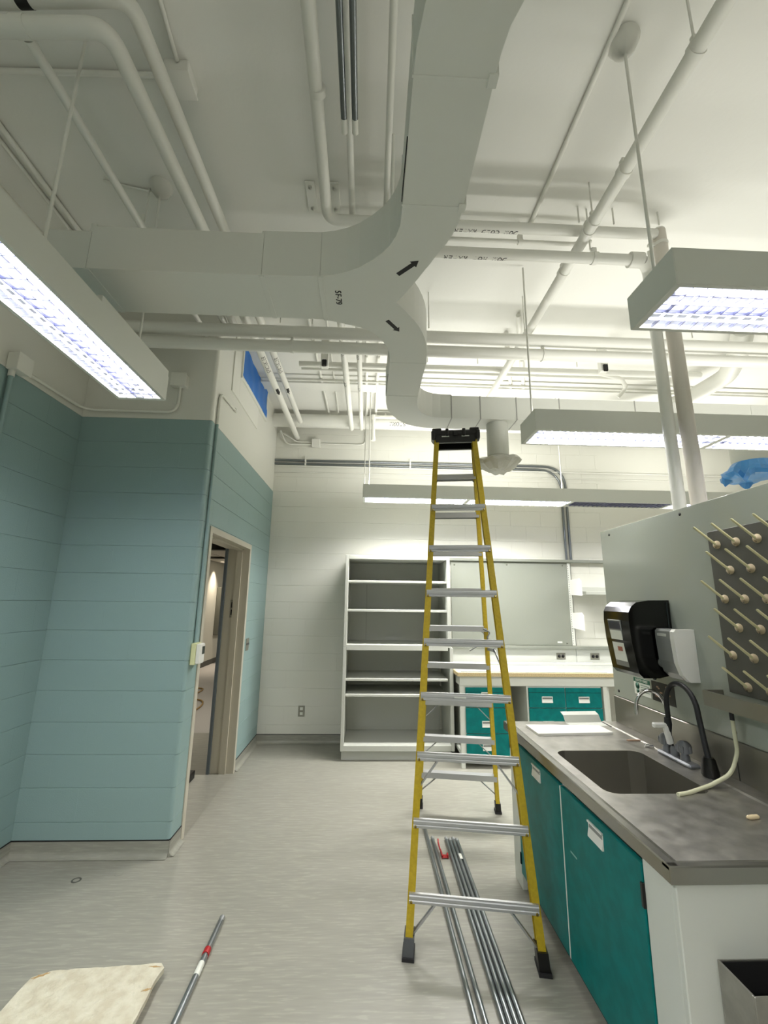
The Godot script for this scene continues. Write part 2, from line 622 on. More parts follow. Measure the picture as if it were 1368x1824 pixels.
func build_fixtures() -> void:
	var y0 := 2.75
	var y1 := 2.897
	var l := fixture("lit white trough light running lengthwise beside the blue wall", false, -1.425, -1.16, -2.285, 1.0, [true, true, true, true], 1.157, y0, y1, false, [[-2.18, 1], [-1.475], [0.9]], 1.0)
	obj("ballast_cover", bx(-1.40, y1 - 0.002, -2.285, -1.162, y1 + 0.035, -1.66, 0.002), M.fixture_white, l)
	fixture("lit white trough light nearest over the sink counter, its end towards the ladder", true, -1.514, -1.249, 1.06, 1.0, [true, true, true], 1.2, y0, y1, true, [[1.085, 1], [2.9]], 0.7, 0.5)
	fixture("lit white trough light above the grey splash panel, second of the three crosswise lights", true, -2.814, -2.549, 1.075, 1.0, [true, true, true], 1.30, y0, y1, true, [[1.106], [2.9]], 1.1, 1.9)
	fixture("white trough light over the near end of the room, behind the viewer", true, 1.60, 1.865, -0.9, 1.0, [true, true, true], 1.2, y0, y1, true, [[-0.4], [2.3]], 0.95, 2.0)
	fixture("long white trough light in front of the back wall, with one section unlit", true, -4.749, -4.484, -0.06, 1.0, [true, true, false, true], 1.157, y0, y1, true, [[0.0], [2.2]], 2.75, 4.9)

# ---------------------------------------------------------------- room shell
func rect_minus(rects: Array, hole: Rect2) -> Array:
	var out := []
	for r in rects:
		if not r.intersects(hole):
			out.append(r)
			continue
		var i: Rect2 = r.intersection(hole)
		if i.position.x > r.position.x: out.append(Rect2(r.position.x, r.position.y, i.position.x - r.position.x, r.size.y))
		if i.end.x < r.end.x: out.append(Rect2(i.end.x, r.position.y, r.end.x - i.end.x, r.size.y))
		if i.position.y > r.position.y: out.append(Rect2(i.position.x, r.position.y, i.size.x, i.position.y - r.position.y))
		if i.end.y < r.end.y: out.append(Rect2(i.position.x, i.end.y, i.size.x, r.end.y - i.end.y))
	return out

# painted concrete blocks proud of a core. o = origin on the floor at the face, u along the wall, n out of it
func block_wall(called: String, label: String, o: Vector3, u: Vector3, n: Vector3, length: float, thick: float, holes: Array, blue: bool, blocks_from: float, blocks_to: float, shift := 0.0, core_from := 0.0, core_to := -1.0) -> Node3D:
	var w := structure(called, label)
	var put := func(st: SurfaceTool, r: Rect2, d0: float, d1: float, ch: float) -> void:
		var a := o + u * r.position.x + Vector3.UP * r.position.y - n * d0
		var b := o + u * r.end.x + Vector3.UP * r.end.y - n * d1
		cbox(st, Vector3(minf(a.x, b.x), minf(a.y, b.y), minf(a.z, b.z)), Vector3(maxf(a.x, b.x), maxf(a.y, b.y), maxf(a.z, b.z)), ch)
	if core_to < 0.0: core_to = length
	for band in [[0.0, BLUE_TOP, "wall_core"], [BLUE_TOP, CEIL, "upper_wall_core"]]:
		var rs := [Rect2(core_from, band[0], core_to - core_from, band[1] - band[0])]
		for h in holes: rs = rect_minus(rs, h)
		var st := mb()
		for r in rs: put.call(st, r, 0.0035 if band[0] == 0.0 or not blue else 0.0, thick, 0.0)
		obj(band[2], st, M.block_blue if blue and band[0] == 0.0 else M.block_white, w)
	var course := 0.2032
	var step := 0.4064
	var k := 0
	while k * course < (BLUE_TOP if blue else CEIL) - 0.01:
		var y := k * course
		var x := -step + (0.2032 if k % 2 else 0.0) + shift
		while x < blocks_to:
			var rs := [Rect2(x, y, step, minf(course, CEIL - y))]
			x += step
			rs = [rs[0].intersection(Rect2(blocks_from, 0, blocks_to - blocks_from, CEIL))]
			if rs[0].size.x < 0.005: continue
			for h in holes: rs = rect_minus(rs, h)
			for r in rs:
				if r.size.x < 0.012 or r.size.y < 0.012: continue
				var st := mb()
				var hj := 0.0002 if blue else 0.0014
				var bj := 0.0010 if blue else 0.0015
				var ya: float = r.position.y + bj
				var yb: float = r.end.y - bj
				profile(st, [Vector2(-0.02, ya), Vector2(-0.0022, ya), Vector2(-0.0006, ya + 0.0010), Vector2(0.0, ya + 0.003), Vector2(0.0, yb - 0.003), Vector2(-0.0006, yb - 0.0010), Vector2(-0.0022, yb), Vector2(-0.02, yb)], o + u * (r.position.x + hj), o + u * (r.end.x - hj), n, Vector3.UP)
				obj("concrete_block", st, M.block_blue if blue and y + 0.05 < BLUE_TOP else M.block_white, w)
		k += 1
	return w

func cove(called: String, label: String, a: Vector3, b: Vector3, n: Vector3) -> void:
	var s := structure(called, label)
	var pts := [Vector2(-0.003, 0.002), Vector2(-0.003, 0.096), Vector2(0.003, 0.096), Vector2(0.003, 0.036)]
	for i in range(1, 7):
		var t := PI / 2 * i / 6.0
		pts.append(Vector2(0.036 - 0.033 * cos(t), 0.036 - 0.033 * sin(t)))
	pts.append(Vector2(0.036, 0.002))
	var st := mb()
	profile(st, pts, a, b, n, Vector3.UP)
	obj("cove_strip", st, M.cove_vinyl, s)
	var st2 := mb()
	profile(st2, [Vector2(-0.003, 0.095), Vector2(-0.003, 0.101), Vector2(0.0045, 0.101), Vector2(0.0045, 0.095)], a, b, n, Vector3.UP)
	obj("cap_strip", st2, M.base_line, s)

func build_shell() -> void:
	var f := structure("floor", "pale grey streaked sheet floor")
	obj("floor_slab", bx(-2.6, -0.2, -5.9, 6.4, 0.0, 3.4), M.floor_vinyl, f)
	var c := structure("ceiling", "white painted concrete ceiling")
	obj("ceiling_slab", bx(-2.6, CEIL, -5.9, 6.4, CEIL + 0.25, 3.4), M.ceiling_paint, c)
	# left wall, the short wall that juts out, the wall with the doorway, the back wall
	block_wall("wall_left", "blue block wall with a white top at the left edge", Vector3(-2.27, 0, 3.2), Vector3(0, 0, -1), Vector3.RIGHT, 6.436, 0.25, [], true, 4.2, 6.436)
	block_wall("wall_jut", "short blue block wall facing the camera, left of the doorway", Vector3(-2.27, 0, -3.236), Vector3.RIGHT, Vector3.BACK, 0.985, 0.19, [], true, 0.0, 0.985, 0.18, -0.2, 0.985)
	var door := Rect2(0.172 + 0.03, 0, 1.20, 2.19)
	var win := Rect2(0.58, 3.765, 0.98, 0.32)
	block_wall("wall_door", "blue block wall with the doorway and a high opening", Vector3(-1.26, 0, -3.236), Vector3(0, 0, -1), Vector3.RIGHT, 2.264, 0.2, [door, win], true, 0.025, 2.264, 0.0, 0.025, 2.464)
	block_wall("wall_back", "white block wall across the far end of the room", Vector3(-1.26, 0, -5.5), Vector3.RIGHT, Vector3.BACK, 7.46, 0.2, [], false, 0.0, 4.4, 0.1)
	# rounded corner blocks where the short wall turns to the doorway wall
	var corner := structure("trim_1", "rounded corner blocks between the short blue wall and the doorway wall")
	for k in 16:
		var y0 := k * 0.2032
		var y1 := y0 + 0.2032 if k < 15 else CEIL
		var poly := PackedVector2Array([Vector2(-1.285, -3.261)])
		for i in 9:
			var t := PI / 2 * i / 8.0
			poly.append(Vector2(-1.285 + 0.025 * sin(t), -3.261 + 0.025 * cos(t)))
		var st := mb()
		prism_y(st, poly, y0 + 0.0015, y1 - 0.0015)
		obj("bullnose_block", st, M.block_blue if y0 + 0.05 < BLUE_TOP else M.block_white, corner)
	# unseen sides close the room
	var r := structure("wall_right", "plain white wall closing the room beyond the frame")
	obj("wall_slab", bx(6.2, 0, -5.7, 6.4, CEIL, 3.4), M.white_paint, r)
	var n := structure("wall_near", "plain white wall behind the camera")
	obj("wall_slab", bx(-2.5, 0, 3.2, 6.2, CEIL, 3.4), M.white_paint, n)
	cove("baseboard_left", "grey cove base with dark cap line on the left wall", Vector3(-2.27, 0, 0.6), Vector3(-2.27, 0, -3.236), Vector3.RIGHT)
	cove("baseboard_jut", "grey cove base with dark cap line under the short blue wall", Vector3(-2.27, 0, -3.236), Vector3(-1.262, 0, -3.236), Vector3.BACK)
	cove("baseboard_door", "short cove base between the rounded corner and the door frame", Vector3(-1.26, 0, -3.238), Vector3(-1.26, 0, -3.415), Vector3.RIGHT)
	cove("baseboard_door", "cove base right of the doorway", Vector3(-1.26, 0, -4.652), Vector3(-1.26, 0, -5.5), Vector3.RIGHT)
	cove("baseboard_back", "cove base along the back wall left of the bookcase", Vector3(-1.26, 0, -5.5), Vector3(-0.25, 0, -5.5), Vector3.BACK)
	# door frame of cream painted steel, lining the whole wall thickness
	var d := structure("door_1", "cream steel door frame with no door leaf in the blue wall")
	var z0 := -3.415
	var z1 := -4.652
	var top := 2.225
	var xo := -1.252
	var xi := -1.478
	for s in [[z0, -1.0], [z1, 1.0]]:
		var za: float = s[0]
		var dd: float = s[1]
		var st := mb()
		profile(st, [Vector2(0, 0), Vector2(0.05, 0), Vector2(0.05, -0.075), Vector2(0.066, -0.075), Vector2(0.066, -0.135), Vector2(0.05, -0.135), Vector2(0.05, -0.226), Vector2(0, -0.226), Vector2(0, -0.218), Vector2(0.032, -0.216), Vector2(0.032, -0.01), Vector2(0, -0.008)],
			Vector3(xo, 0.001, za), Vector3(xo, top - 0.05, za), Vector3(0, 0, dd), Vector3.RIGHT)
		obj("jamb", st, M.frame_cream, d)
	var sh := mb()
	profile(sh, [Vector2(0, 0), Vector2(0.05, 0), Vector2(0.05, -0.075), Vector2(0.066, -0.075), Vector2(0.066, -0.135), Vector2(0.05, -0.135), Vector2(0.05, -0.226), Vector2(0, -0.226)],
		Vector3(xo, top, z0), Vector3(xo, top, z1), Vector3.DOWN, Vector3.RIGHT)
	obj("head", sh, M.frame_cream, d)
	obj("jamb_edge", bx(-1.478, 0.001, z1 + 0.05, -1.505, top - 0.05, z1 + 0.075), M.jamb_edge, d, "dark grey edge strip on the corridor side of the jamb")
	for y in [1.49, 1.565]:
		obj("strike_plate", bx(-1.405, y, z1 + 0.05, -1.375, y + 0.055, z1 + 0.0515), M.gloss_black, d)
	obj("strike_surround", bx(-1.415, 1.465, z1 + 0.049, -1.365, 1.645, z1 + 0.0508), M.outlet_steel, d)
	# high opening stuffed with blue plastic, in a white surround
	var w := structure("window_1", "high opening in the doorway wall covered with blue plastic sheet")
	var st := mb()
	for e in [[-3.80, 3.765, -3.826, 4.095], [-4.786, 3.765, -4.83, 4.095], [-3.80, 3.735, -4.83, 3.775]]:
		cbox(st, Vector3(-1.30, e[1], e[2]), Vector3(-1.235, e[3], e[0]), 0.003)
	obj("opening_frame", st, M.white_paint, w)
	obj("surround_board", bx(-1.262, 3.50, -3.60, -1.249, 4.098, -3.80, 0.002), M.white_paint, w)
	obj("surround_board", bx(-1.262, 3.50, -3.80, -1.249, 3.735, -4.50, 0.002), M.white_paint, w)
	var sheet := mb()
	var nz := 26
	var ny := 10
	var g := []
	for i in nz + 1:
		var row := []
		for j in ny + 1:
			var z := lerpf(-3.815, -4.80, float(i) / nz)
			var ylow := 3.765
			var y := lerpf(ylow, 4.092, float(j) / ny)
			var x := -1.238 + 0.004 * sin(i * 0.9 + j * 0.35) * sin(PI * i / nz) + 0.006 * sin(i * 0.30 - j * 0.6 + 1.0)
			row.append(Vector3(x, y, z))
		g.append(row)
	for i in nz:
		for j in ny:
			var nn: Vector3 = (g[i][j + 1] - g[i][j]).cross(g[i + 1][j] - g[i][j]).normalized()
			if nn.x < 0: nn = -nn
			quad(sheet, g[i][j], g[i + 1][j], g[i + 1][j + 1], g[i][j + 1], nn)
			quad(sheet, g[i][j] - Vector3(0.003, 0, 0), g[i + 1][j] - Vector3(0.003, 0, 0), g[i + 1][j + 1] - Vector3(0.003, 0, 0), g[i][j + 1] - Vector3(0.003, 0, 0), -nn)
	obj("blue_sheet", sheet, M.blue_plastic, w, "crumpled blue plastic sheet filling the opening")

func build_corridor() -> void:
	var f := structure("floor", "pinkish corridor floor seen through the doorway")
	obj("floor_slab", bx(-1.48, -0.2, -16.0, -4.2, -0.002, -3.45), M.corridor_floor, f)
	var th := structure("trim_2", "grey floor strip in the doorway")
	obj("threshold", bx(-1.26, -0.05, -3.45, -1.48, 0.0006, -4.62), M.floor_vinyl, th)
	var w := structure("wall_corridor", "warm beige corridor wall lit by a downlight")
	obj("wall_slab", bx(-4.0, 0.0, -16.0, -4.2, 3.2, -3.45), M.corridor_wall, w)
	obj("wall_base", bx(-3.985, 0.0, -16.0, -4.0, 0.12, -3.45), M.corridor_base, w)
	var e := structure("wall_corridor_end", "far end of the corridor")
	obj("wall_slab", bx(-1.46, 0, -16.2, -4.2, 3.2, -16.0), M.corridor_wall, e)
	obj("wall_slab", bx(-1.48, 0, -3.43, -4.2, 3.2, -3.62), M.corridor_wall, e)
	obj("wall_slab", bx(-1.26, 0, -5.72, -1.46, 3.2, -16.0), M.corridor_wall, e)
	var c := structure("ceiling", "corridor ceiling of white tiles, some taken out")
	# each tile of the suspended ceiling
	var zt := -5.0
	while zt > -16.0:
		for i in 4:
			var x := -1.48 - i * 0.62
			var idx := int(round((-5.0 - zt) / 0.62))
			var gone := [i, idx] in [[2, 4], [3, 6], [2, 5], [3, 8], [1, 3]]
			if not gone:
				obj("ceiling_tile", bx(x - 0.015, 2.60, zt, x - 0.61, 2.62, zt - 0.605), M.corridor_tile, c)
		zt -= 0.62
	obj("ceiling_tile", bx(-1.48, 2.60, -3.63, -4.0, 2.62, -5.0), M.corridor_tile, c)
	obj("void_slab", bx(-1.47, 3.2, -3.43, -4.2, 3.3, -16.2), M.dark_gap, c)
	var p := thing("electric_panel", "dark grey electrical panel on the corridor wall seen through the doorway", "electrical panel", Vector3(-3.95, 1.0, -12.2))
	obj("cabinet_box", bx(-3.88, 0.72, -11.75, -4.0, 1.95, -13.0, 0.01), M.electric_grey, p)
	obj("cabinet_door", bx(-3.865, 0.78, -11.8, -3.88, 1.89, -12.95, 0.004), M.electric_grey, p)
	obj("latch", bx(-3.855, 1.30, -12.8, -3.868, 1.40, -12.84, 0.002), M.outlet_steel, p)
	var l := thing("downlight", "recessed downlight washing the corridor wall beyond the doorway", "light fixture", Vector3(-3.8, 2.6, -11.4))
	var st := mb()
	lathe(st, Vector3(-3.8, 2.5985, -11.4), Vector3.DOWN, [[0.0, 0.0], [0.05, 0.0], [0.05, 0.002], [0.0, 0.0025]])
	obj("lens", st, M.lamp_glow, l)
	var sp := SpotLight3D.new()
	sp.name = "downlight_lamp"
	sp.light_color = Color(1.0, 0.93, 0.84)
	sp.light_energy = 5.0
	sp.light_size = 0.05
	sp.spot_range = 12.0
	sp.spot_angle = 42.0
	sp.spot_attenuation = 2.0
	sp.shadow_enabled = true
	add_child(sp)
	sp.position = Vector3(-3.8, 2.575, -11.4)
	sp.rotation = Vector3(-PI / 2, 0, 0)
	for z in [-6.4, -11.5]:
		var t := thing("corridor_light", "square ceiling light of the corridor beyond the doorway, nearer one" if z > -8.0 else "square ceiling light of the corridor beyond the doorway, farther one", "light fixture", Vector3(-1.9, 2.6, z), "corridor ceiling lights")
		obj("diffuser", bx(-1.6, 2.588, z - 0.3, -2.2, 2.599, z + 0.3, 0.003), M.lamp_glow, t)
		var a := AreaLight3D.new()
		a.name = "corridor_lamp"
		a.area_size = Vector2(0.55, 0.55)
		a.light_color = Color(1.0, 0.975, 0.93)
		a.light_energy = 3.0
		a.area_range = 12.0
		a.area_attenuation = 2.0
		a.shadow_enabled = true
		add_child(a)
		a.position = Vector3(-1.9, 2.58, z)
		a.rotation = Vector3(-PI / 2, 0, 0)
	var k := thing("extension_cable", "tan cable curling over the corridor floor beyond the doorway", "cable", Vector3(-2.6, 0, -7.0))
	var pts := []
	for i in 26:
		var s := i / 25.0
		pts.append(Vector3(-2.55 - 0.75 * s + 0.10 * sin(s * 11.0), 0.012, -7.0 - 1.9 * s + 0.16 * cos(s * 13.0)))
	var ct := mb()
	tube(ct, pts, 0.012, 8)
	obj("cable", ct, M.cable_tan, k)
	var pl := mb()
	lathe(pl, pts[0], Vector3(0.6, 0.0, 0.5), [[0.012, 0.0], [0.022, 0.01], [0.022, 0.06], [0.0, 0.065]], 10)
	obj("plug", pl, M.black_plastic, k)
	var bt := thing("wooden_batten", "short upright wooden batten against the near door jamb in the corridor", "batten", Vector3(-1.7, 0, -4.6))
	obj("stick", bx(-1.62, 0, -4.42, -1.66, 0.42, -4.46, 0.003), M.wood_edge, bt)
	obj("foot_block", bx(-1.58, 0, -4.38, -1.70, 0.07, -4.50, 0.003), M.black_plastic, bt)

# ---------------------------------------------------------------- ducts
func build_ducts() -> void:
	var y0 := 3.115
	var y1 := 3.342
	var d := thing("supply_duct", "white painted rectangular duct that forks above the ladder, marked SF-79", "air duct", Vector3(0.1, y0, -1.87))
	var P := func(a: Array) -> PackedVector2Array:
		return PackedVector2Array(a.map(func(e): return Vector2(e[0], e[1])))
	var sec := func(called: String, a: Array, ya: float, yb: float) -> MeshInstance3D:
		var st := mb()
		prism_y(st, P.call(a), ya, yb)
		return obj(called, st, M.duct_white, d)
	# straight trunk, from the left; the last length steps up a little in depth
	sec.call("duct_section", [[-1.52, -1.722], [-1.305, -1.722], [-1.305, -2.022], [-1.52, -2.022]], y0, y1 - 0.03)
	sec.call("duct_section", [[-1.303, -1.722], [-0.516, -1.722], [-0.516, -2.022], [-1.303, -2.022]], y0, y1)
	sec.call("duct_section", [[-0.514, -1.721], [-0.246, -1.713], [-0.246, -2.024], [-0.514, -2.022]], y0, y1 + 0.012)
	# the fork: near arm sweeps towards the viewer, far arm towards the back wall
	var fork := [[-0.244, -1.712], [-0.19, -1.703], [-0.12, -1.68], [-0.063, -1.650], [-0.003, -1.603], [0.035, -1.566], [0.066, -1.525], [0.09, -1.475], [0.103, -1.425], [0.105, -1.335],
		[0.335, -1.335], [0.331, -1.40], [0.317, -1.461], [0.298, -1.51], [0.274, -1.557], [0.247, -1.62], [0.219, -1.678], [0.187, -1.747], [0.153, -1.813], [0.118, -1.868],
		[0.168, -1.930], [0.223, -2.003], [0.255, -2.055], [0.282, -2.112], [0.303, -2.17], [0.320, -2.23], [0.334, -2.32], [0.342, -2.42],
		[0.114, -2.42], [0.112, -2.36], [0.105, -2.305], [0.09, -2.255], [0.068, -2.208], [0.048, -2.175], [0.022, -2.144], [-0.006, -2.115], [-0.038, -2.092], [-0.07, -2.078], [-0.106, -2.065], [-0.187, -2.042], [-0.244, -2.026]]
	sec.call("duct_fork", fork, y0, y1 + 0.012)
	# near arm: straight, then swinging off to the right over the viewer
	sec.call("duct_section", [[0.105, -1.333], [0.102, -0.93], [0.335, -0.93], [0.335, -1.333]], y0, y1)
	var near_arm := [[0.102, -0.928], [0.104, -0.86], [0.118, -0.765], [0.145, -0.67], [0.19, -0.585], [0.25, -0.52], [0.33, -0.475], [0.42, -0.455], [0.55, -0.45], [2.2, -0.45],
		[2.2, -0.67], [0.62, -0.67], [0.53, -0.672], [0.46, -0.685], [0.40, -0.715], [0.362, -0.757], [0.342, -0.81], [0.335, -0.87], [0.335, -0.928]]
	sec.call("duct_elbow", near_arm, y0, y1)
	# far arm
	sec.call("duct_section", [[0.114, -2.422], [0.112, -2.86], [0.340, -2.86], [0.343, -2.422]], y0, y1)
	var elbow := [[0.112, -2.862], [0.115, -2.96], [0.131, -3.07], [0.154, -3.14], [0.185, -3.206], [0.222, -3.27], [0.268, -3.325], [0.318, -3.368], [0.377, -3.398], [0.44, -3.420], [0.515, -3.430], [0.66, -3.430],
		[0.66, -3.212], [0.57, -3.212], [0.50, -3.198], [0.44, -3.166], [0.40, -3.122], [0.368, -3.05], [0.347, -2.96], [0.340, -2.862]]
	sec.call("duct_elbow", elbow, y0, y1 - 0.02)
	var xs := [0.662, 0.90, 1.20, 1.56, 2.2, 3.2, 4.3]
	for i in xs.size() - 1:
		sec.call("duct_section", [[xs[i], -3.212], [xs[i + 1] - 0.002, -3.212], [xs[i + 1] - 0.002, -3.430], [xs[i], -3.430]], y0, y1 - 0.03)
	# slip joints: thin raised bands round the seams
	for e in [[-1.304, -1.725, -2.025], [-0.515, -1.725, -2.026], [-0.245, -1.716, -2.028]]:
		obj("slip_joint", bx(e[0] - 0.012, y0 - 0.003, e[2], e[0] + 0.012, y1 + 0.016, e[1] , 0.001), M.duct_white, d)
	for e in [[-1.334, 0.101, 0.339], [-2.421, 0.110, 0.346], [-2.861, 0.108, 0.344]]:
		obj("drive_cleat", bx(e[1], y0 - 0.0015, e[0] - 0.004, e[2], y1 + 0.003, e[0] + 0.004, 0.0006), M.duct_white, d)
	obj("drive_cleat", bx(0.098, y0 - 0.0015, -0.926, 0.339, y1 + 0.003, -0.934, 0.0006), M.duct_white, d)
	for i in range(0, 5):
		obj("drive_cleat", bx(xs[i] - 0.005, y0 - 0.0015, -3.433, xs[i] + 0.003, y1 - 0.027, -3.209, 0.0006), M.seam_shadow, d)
	for e in [[0.338, -0.93], [0.338, -1.334]]:
		obj("corner_clip", bx(e[0] - 0.022, y0 - 0.004, e[1] - 0.018, e[0] + 0.006, y0 + 0.05, e[1] + 0.018, 0.001), M.duct_white, d)
	# dark open seam on the left cheek of both arms
	obj("seam_strip", bx(0.0995, y0 + 0.004, -1.325, 0.103, y0 + 0.012, -1.10), M.black_ink, d)
	obj("seam_strip", bx(0.1105, y0 + 0.004, -2.84, 0.1135, y0 + 0.012, -2.58), M.black_ink, d)
	# arrows and lettering on the underside
	for a in [[Vector2(0.112, -1.684), Vector2(0.198, -1.598)], [Vector2(0.079, -2.012), Vector2(0.151, -2.103)]]:
		var p: Vector2 = a[0]
		var q: Vector2 = a[1]
		var e := (q - p).normalized()
		var s := Vector2(-e.y, e.x)
		var w := 0.011
		var hd := q - e * 0.032
		var st := mb()
		prism_y(st, PackedVector2Array([p + s * w, hd + s * w, hd + s * w * 2.0, q, hd - s * w * 2.0, hd - s * w, p - s * w]), y0 - 0.0008, y0 + 0.001)
		obj("arrow", st, M.black_ink, d, "black flow arrow")
	at_part("lettering", text_mesh("SF-79", 0.029, 0.001, "Droid Sans"), M.black_ink, d, Transform3D(Basis(Vector3(0, 0, -1), Vector3(1, 0, 0), Vector3(0, -1, 0)), Vector3(-0.168, y0 - 0.0006, -1.852)))
	# round drops with their mouths wrapped in plastic film
	var n := 0
	for e in [[1.065, M.white_film, 0.088], [3.23, M.blue_film, 0.135]]:
		var t := thing("duct_drop", ["round white duct drop wrapped in white plastic film, right of the ladder top", "round white duct drop wrapped in torn blue plastic, above the grey splash panel"][n], "duct drop", Vector3(e[0], 2.8, -3.32))
		var st := mb()
		tube(st, [Vector3(e[0], y0 - 0.001, -3.32), Vector3(e[0], 2.83, -3.32)], e[2], 28)
		obj("collar", st, M.duct_white, t)
		# crumpled film: an irregular shallow bag
		var film := mb()
		var rings := []
		var prof := [[0.9, 0.035], [1.05, 0.022], [1.8, 0.010], [2.5, -0.005], [2.62, -0.022], [2.3, -0.045], [1.7, -0.068], [1.2, -0.085], [0.5, -0.098], [0.02, -0.10]]
		if n == 1: prof = [[0.9, 0.05], [1.05, 0.03], [1.6, -0.02], [2.1, -0.06], [1.7, -0.09], [1.1, -0.10], [0.5, -0.105], [0.02, -0.11]]
		for p in prof:
			var ring := []
			for k in 36:
				var a := TAU * k / 36.0
				var wob := 1.0 + 0.05 * sin(a * 3.0 + n) + (0.03 + 0.04 * n) * sin(a * 7.0 + p[1] * 60.0) + 0.02 * sin(a * 13.0)
				var drop := 0.010 * sin(a * 2.0 + 0.6) + 0.007 * sin(a * 9.0)
				if n == 1 and p[0] > 1.5: drop -= 0.07 * maxf(0.0, sin(a * 5.0 + 1.0)) ** 3
				var r: float = e[2] * (p[0] if p[0] < 1.1 else 1.0 + (p[0] - 1.0) * (0.60 if n == 0 else 0.6)) * (wob if p[0] > 1.1 else 1.0)
				ring.append(Vector3(e[0] + r * cos(a), 2.80 + p[1] + (drop if p[0] > 1.1 else 0.0), -3.32 + r * sin(a)))
			rings.append(ring)
		for i in rings.size() - 1:
			for k in 36:
				var k2 := (k + 1) % 36
				var nn: Vector3 = (rings[i + 1][k] - rings[i][k]).cross(rings[i][k2] - rings[i][k]).normalized()
				if nn.dot(rings[i][k] - Vector3(e[0], 2.8, -3.32)) < 0: nn = -nn
				quad(film, rings[i][k], rings[i][k2], rings[i + 1][k2], rings[i + 1][k], nn)
		obj("plastic_wrap", film, e[1], t)
		n += 1

# ---------------------------------------------------------------- bookcase and bench
func build_bookcase() -> void:
	var b := thing("bookcase", "tall empty pale grey bookcase with six shelves against the back wall", "bookcase", Vector3(0.355, 0, -5.2))
	var x0 := -0.245
	var x1 := 0.950
	var zf := -4.906
	var zb := -5.495
	var t := 0.036
	obj("side_panel", bx(x0, 0.10, zb, x0 + t, 1.15, zf, 0.003), M.shelf_grey, b)
	obj("side_panel", bx(x1 - t + 0.02, 0.10, zb, x1 + 0.02, 1.15, zf, 0.003), M.shelf_grey, b)
	obj("side_panel", bx(x0, 1.15, zb, x0 + t, 2.165, zf, 0.003), M.shelf_grey, b)
	obj("side_panel", bx(x1 - t, 1.15, zb, x1, 2.165, zf, 0.003), M.shelf_grey, b)
	obj("top_panel", bx(x0 + t, 2.12, zb, x1 - t, 2.165, zf, 0.003), M.shelf_grey, b)
	obj("middle_panel", bx(x0 + t, 1.118, zb, x1 - t, 1.178, zf, 0.003), M.shelf_grey, b)
	obj("bottom_panel", bx(x0 + t, 0.10, zb, x1 - t + 0.02, 0.158, zf, 0.003), M.shelf_grey, b)
	obj("back_panel", bx(x0 + t, 0.158, zb, x1 - t, 2.12, zb + 0.012), M.shelf_grey, b)
	obj("back_batten", bx(0.0, 1.178, zb + 0.012, 0.006, 1.88, zb + 0.0145), M.seam_shadow, b)
	for y in [1.881, 1.558, 0.822, 0.662]:
		var set_back := 0.02
		obj("shelf", bx(x0 + t + 0.001, y - 0.026, zb + 0.012, x1 - t - 0.001, y, zf - set_back, 0.003), M.shelf_grey, b)
	obj("plinth", bx(x0 + 0.01, 0.0, zb, x1 - 0.01, 0.10, zf - 0.06), M.shelf_grey, b)

# finger pull: thin white frame, a shaded hollow under its top lip, a sloping white scoop below
func scoop_pull(parent: Node3D, p: Vector3, along: Vector3, out: Vector3) -> void:
	var up := Vector3.UP
	var a := p - along * 0.057
	var b := p + along * 0.057
	var st := mb()
	profile(st, [Vector2(0.0, 0.031), Vector2(0.007, 0.031), Vector2(0.007, 0.024), Vector2(0.0012, 0.022), Vector2(0.0012, 0.004), Vector2(0.007, -0.025), Vector2(0.007, -0.031), Vector2(0.0, -0.031)], a, b, out, up)
	var pull := obj("pull", st, M.white_plastic, parent)
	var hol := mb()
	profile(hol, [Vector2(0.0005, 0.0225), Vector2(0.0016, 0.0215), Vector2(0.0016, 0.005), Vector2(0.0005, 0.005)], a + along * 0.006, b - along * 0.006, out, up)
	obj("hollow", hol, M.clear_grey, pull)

func drawer_front(parent: Node3D, called: String, x0: float, x1: float, ya: float, yb: float, z: float, pull_y: float) -> void:
	var o := obj(called, bx(x0, ya, z - 0.018, x1, yb, z, 0.003), M.teal, parent)
	if pull_y > 0.0:
		var p := Vector3((x0 + x1) / 2, pull_y, z)
		scoop_pull(o, p, Vector3.RIGHT, Vector3.BACK)

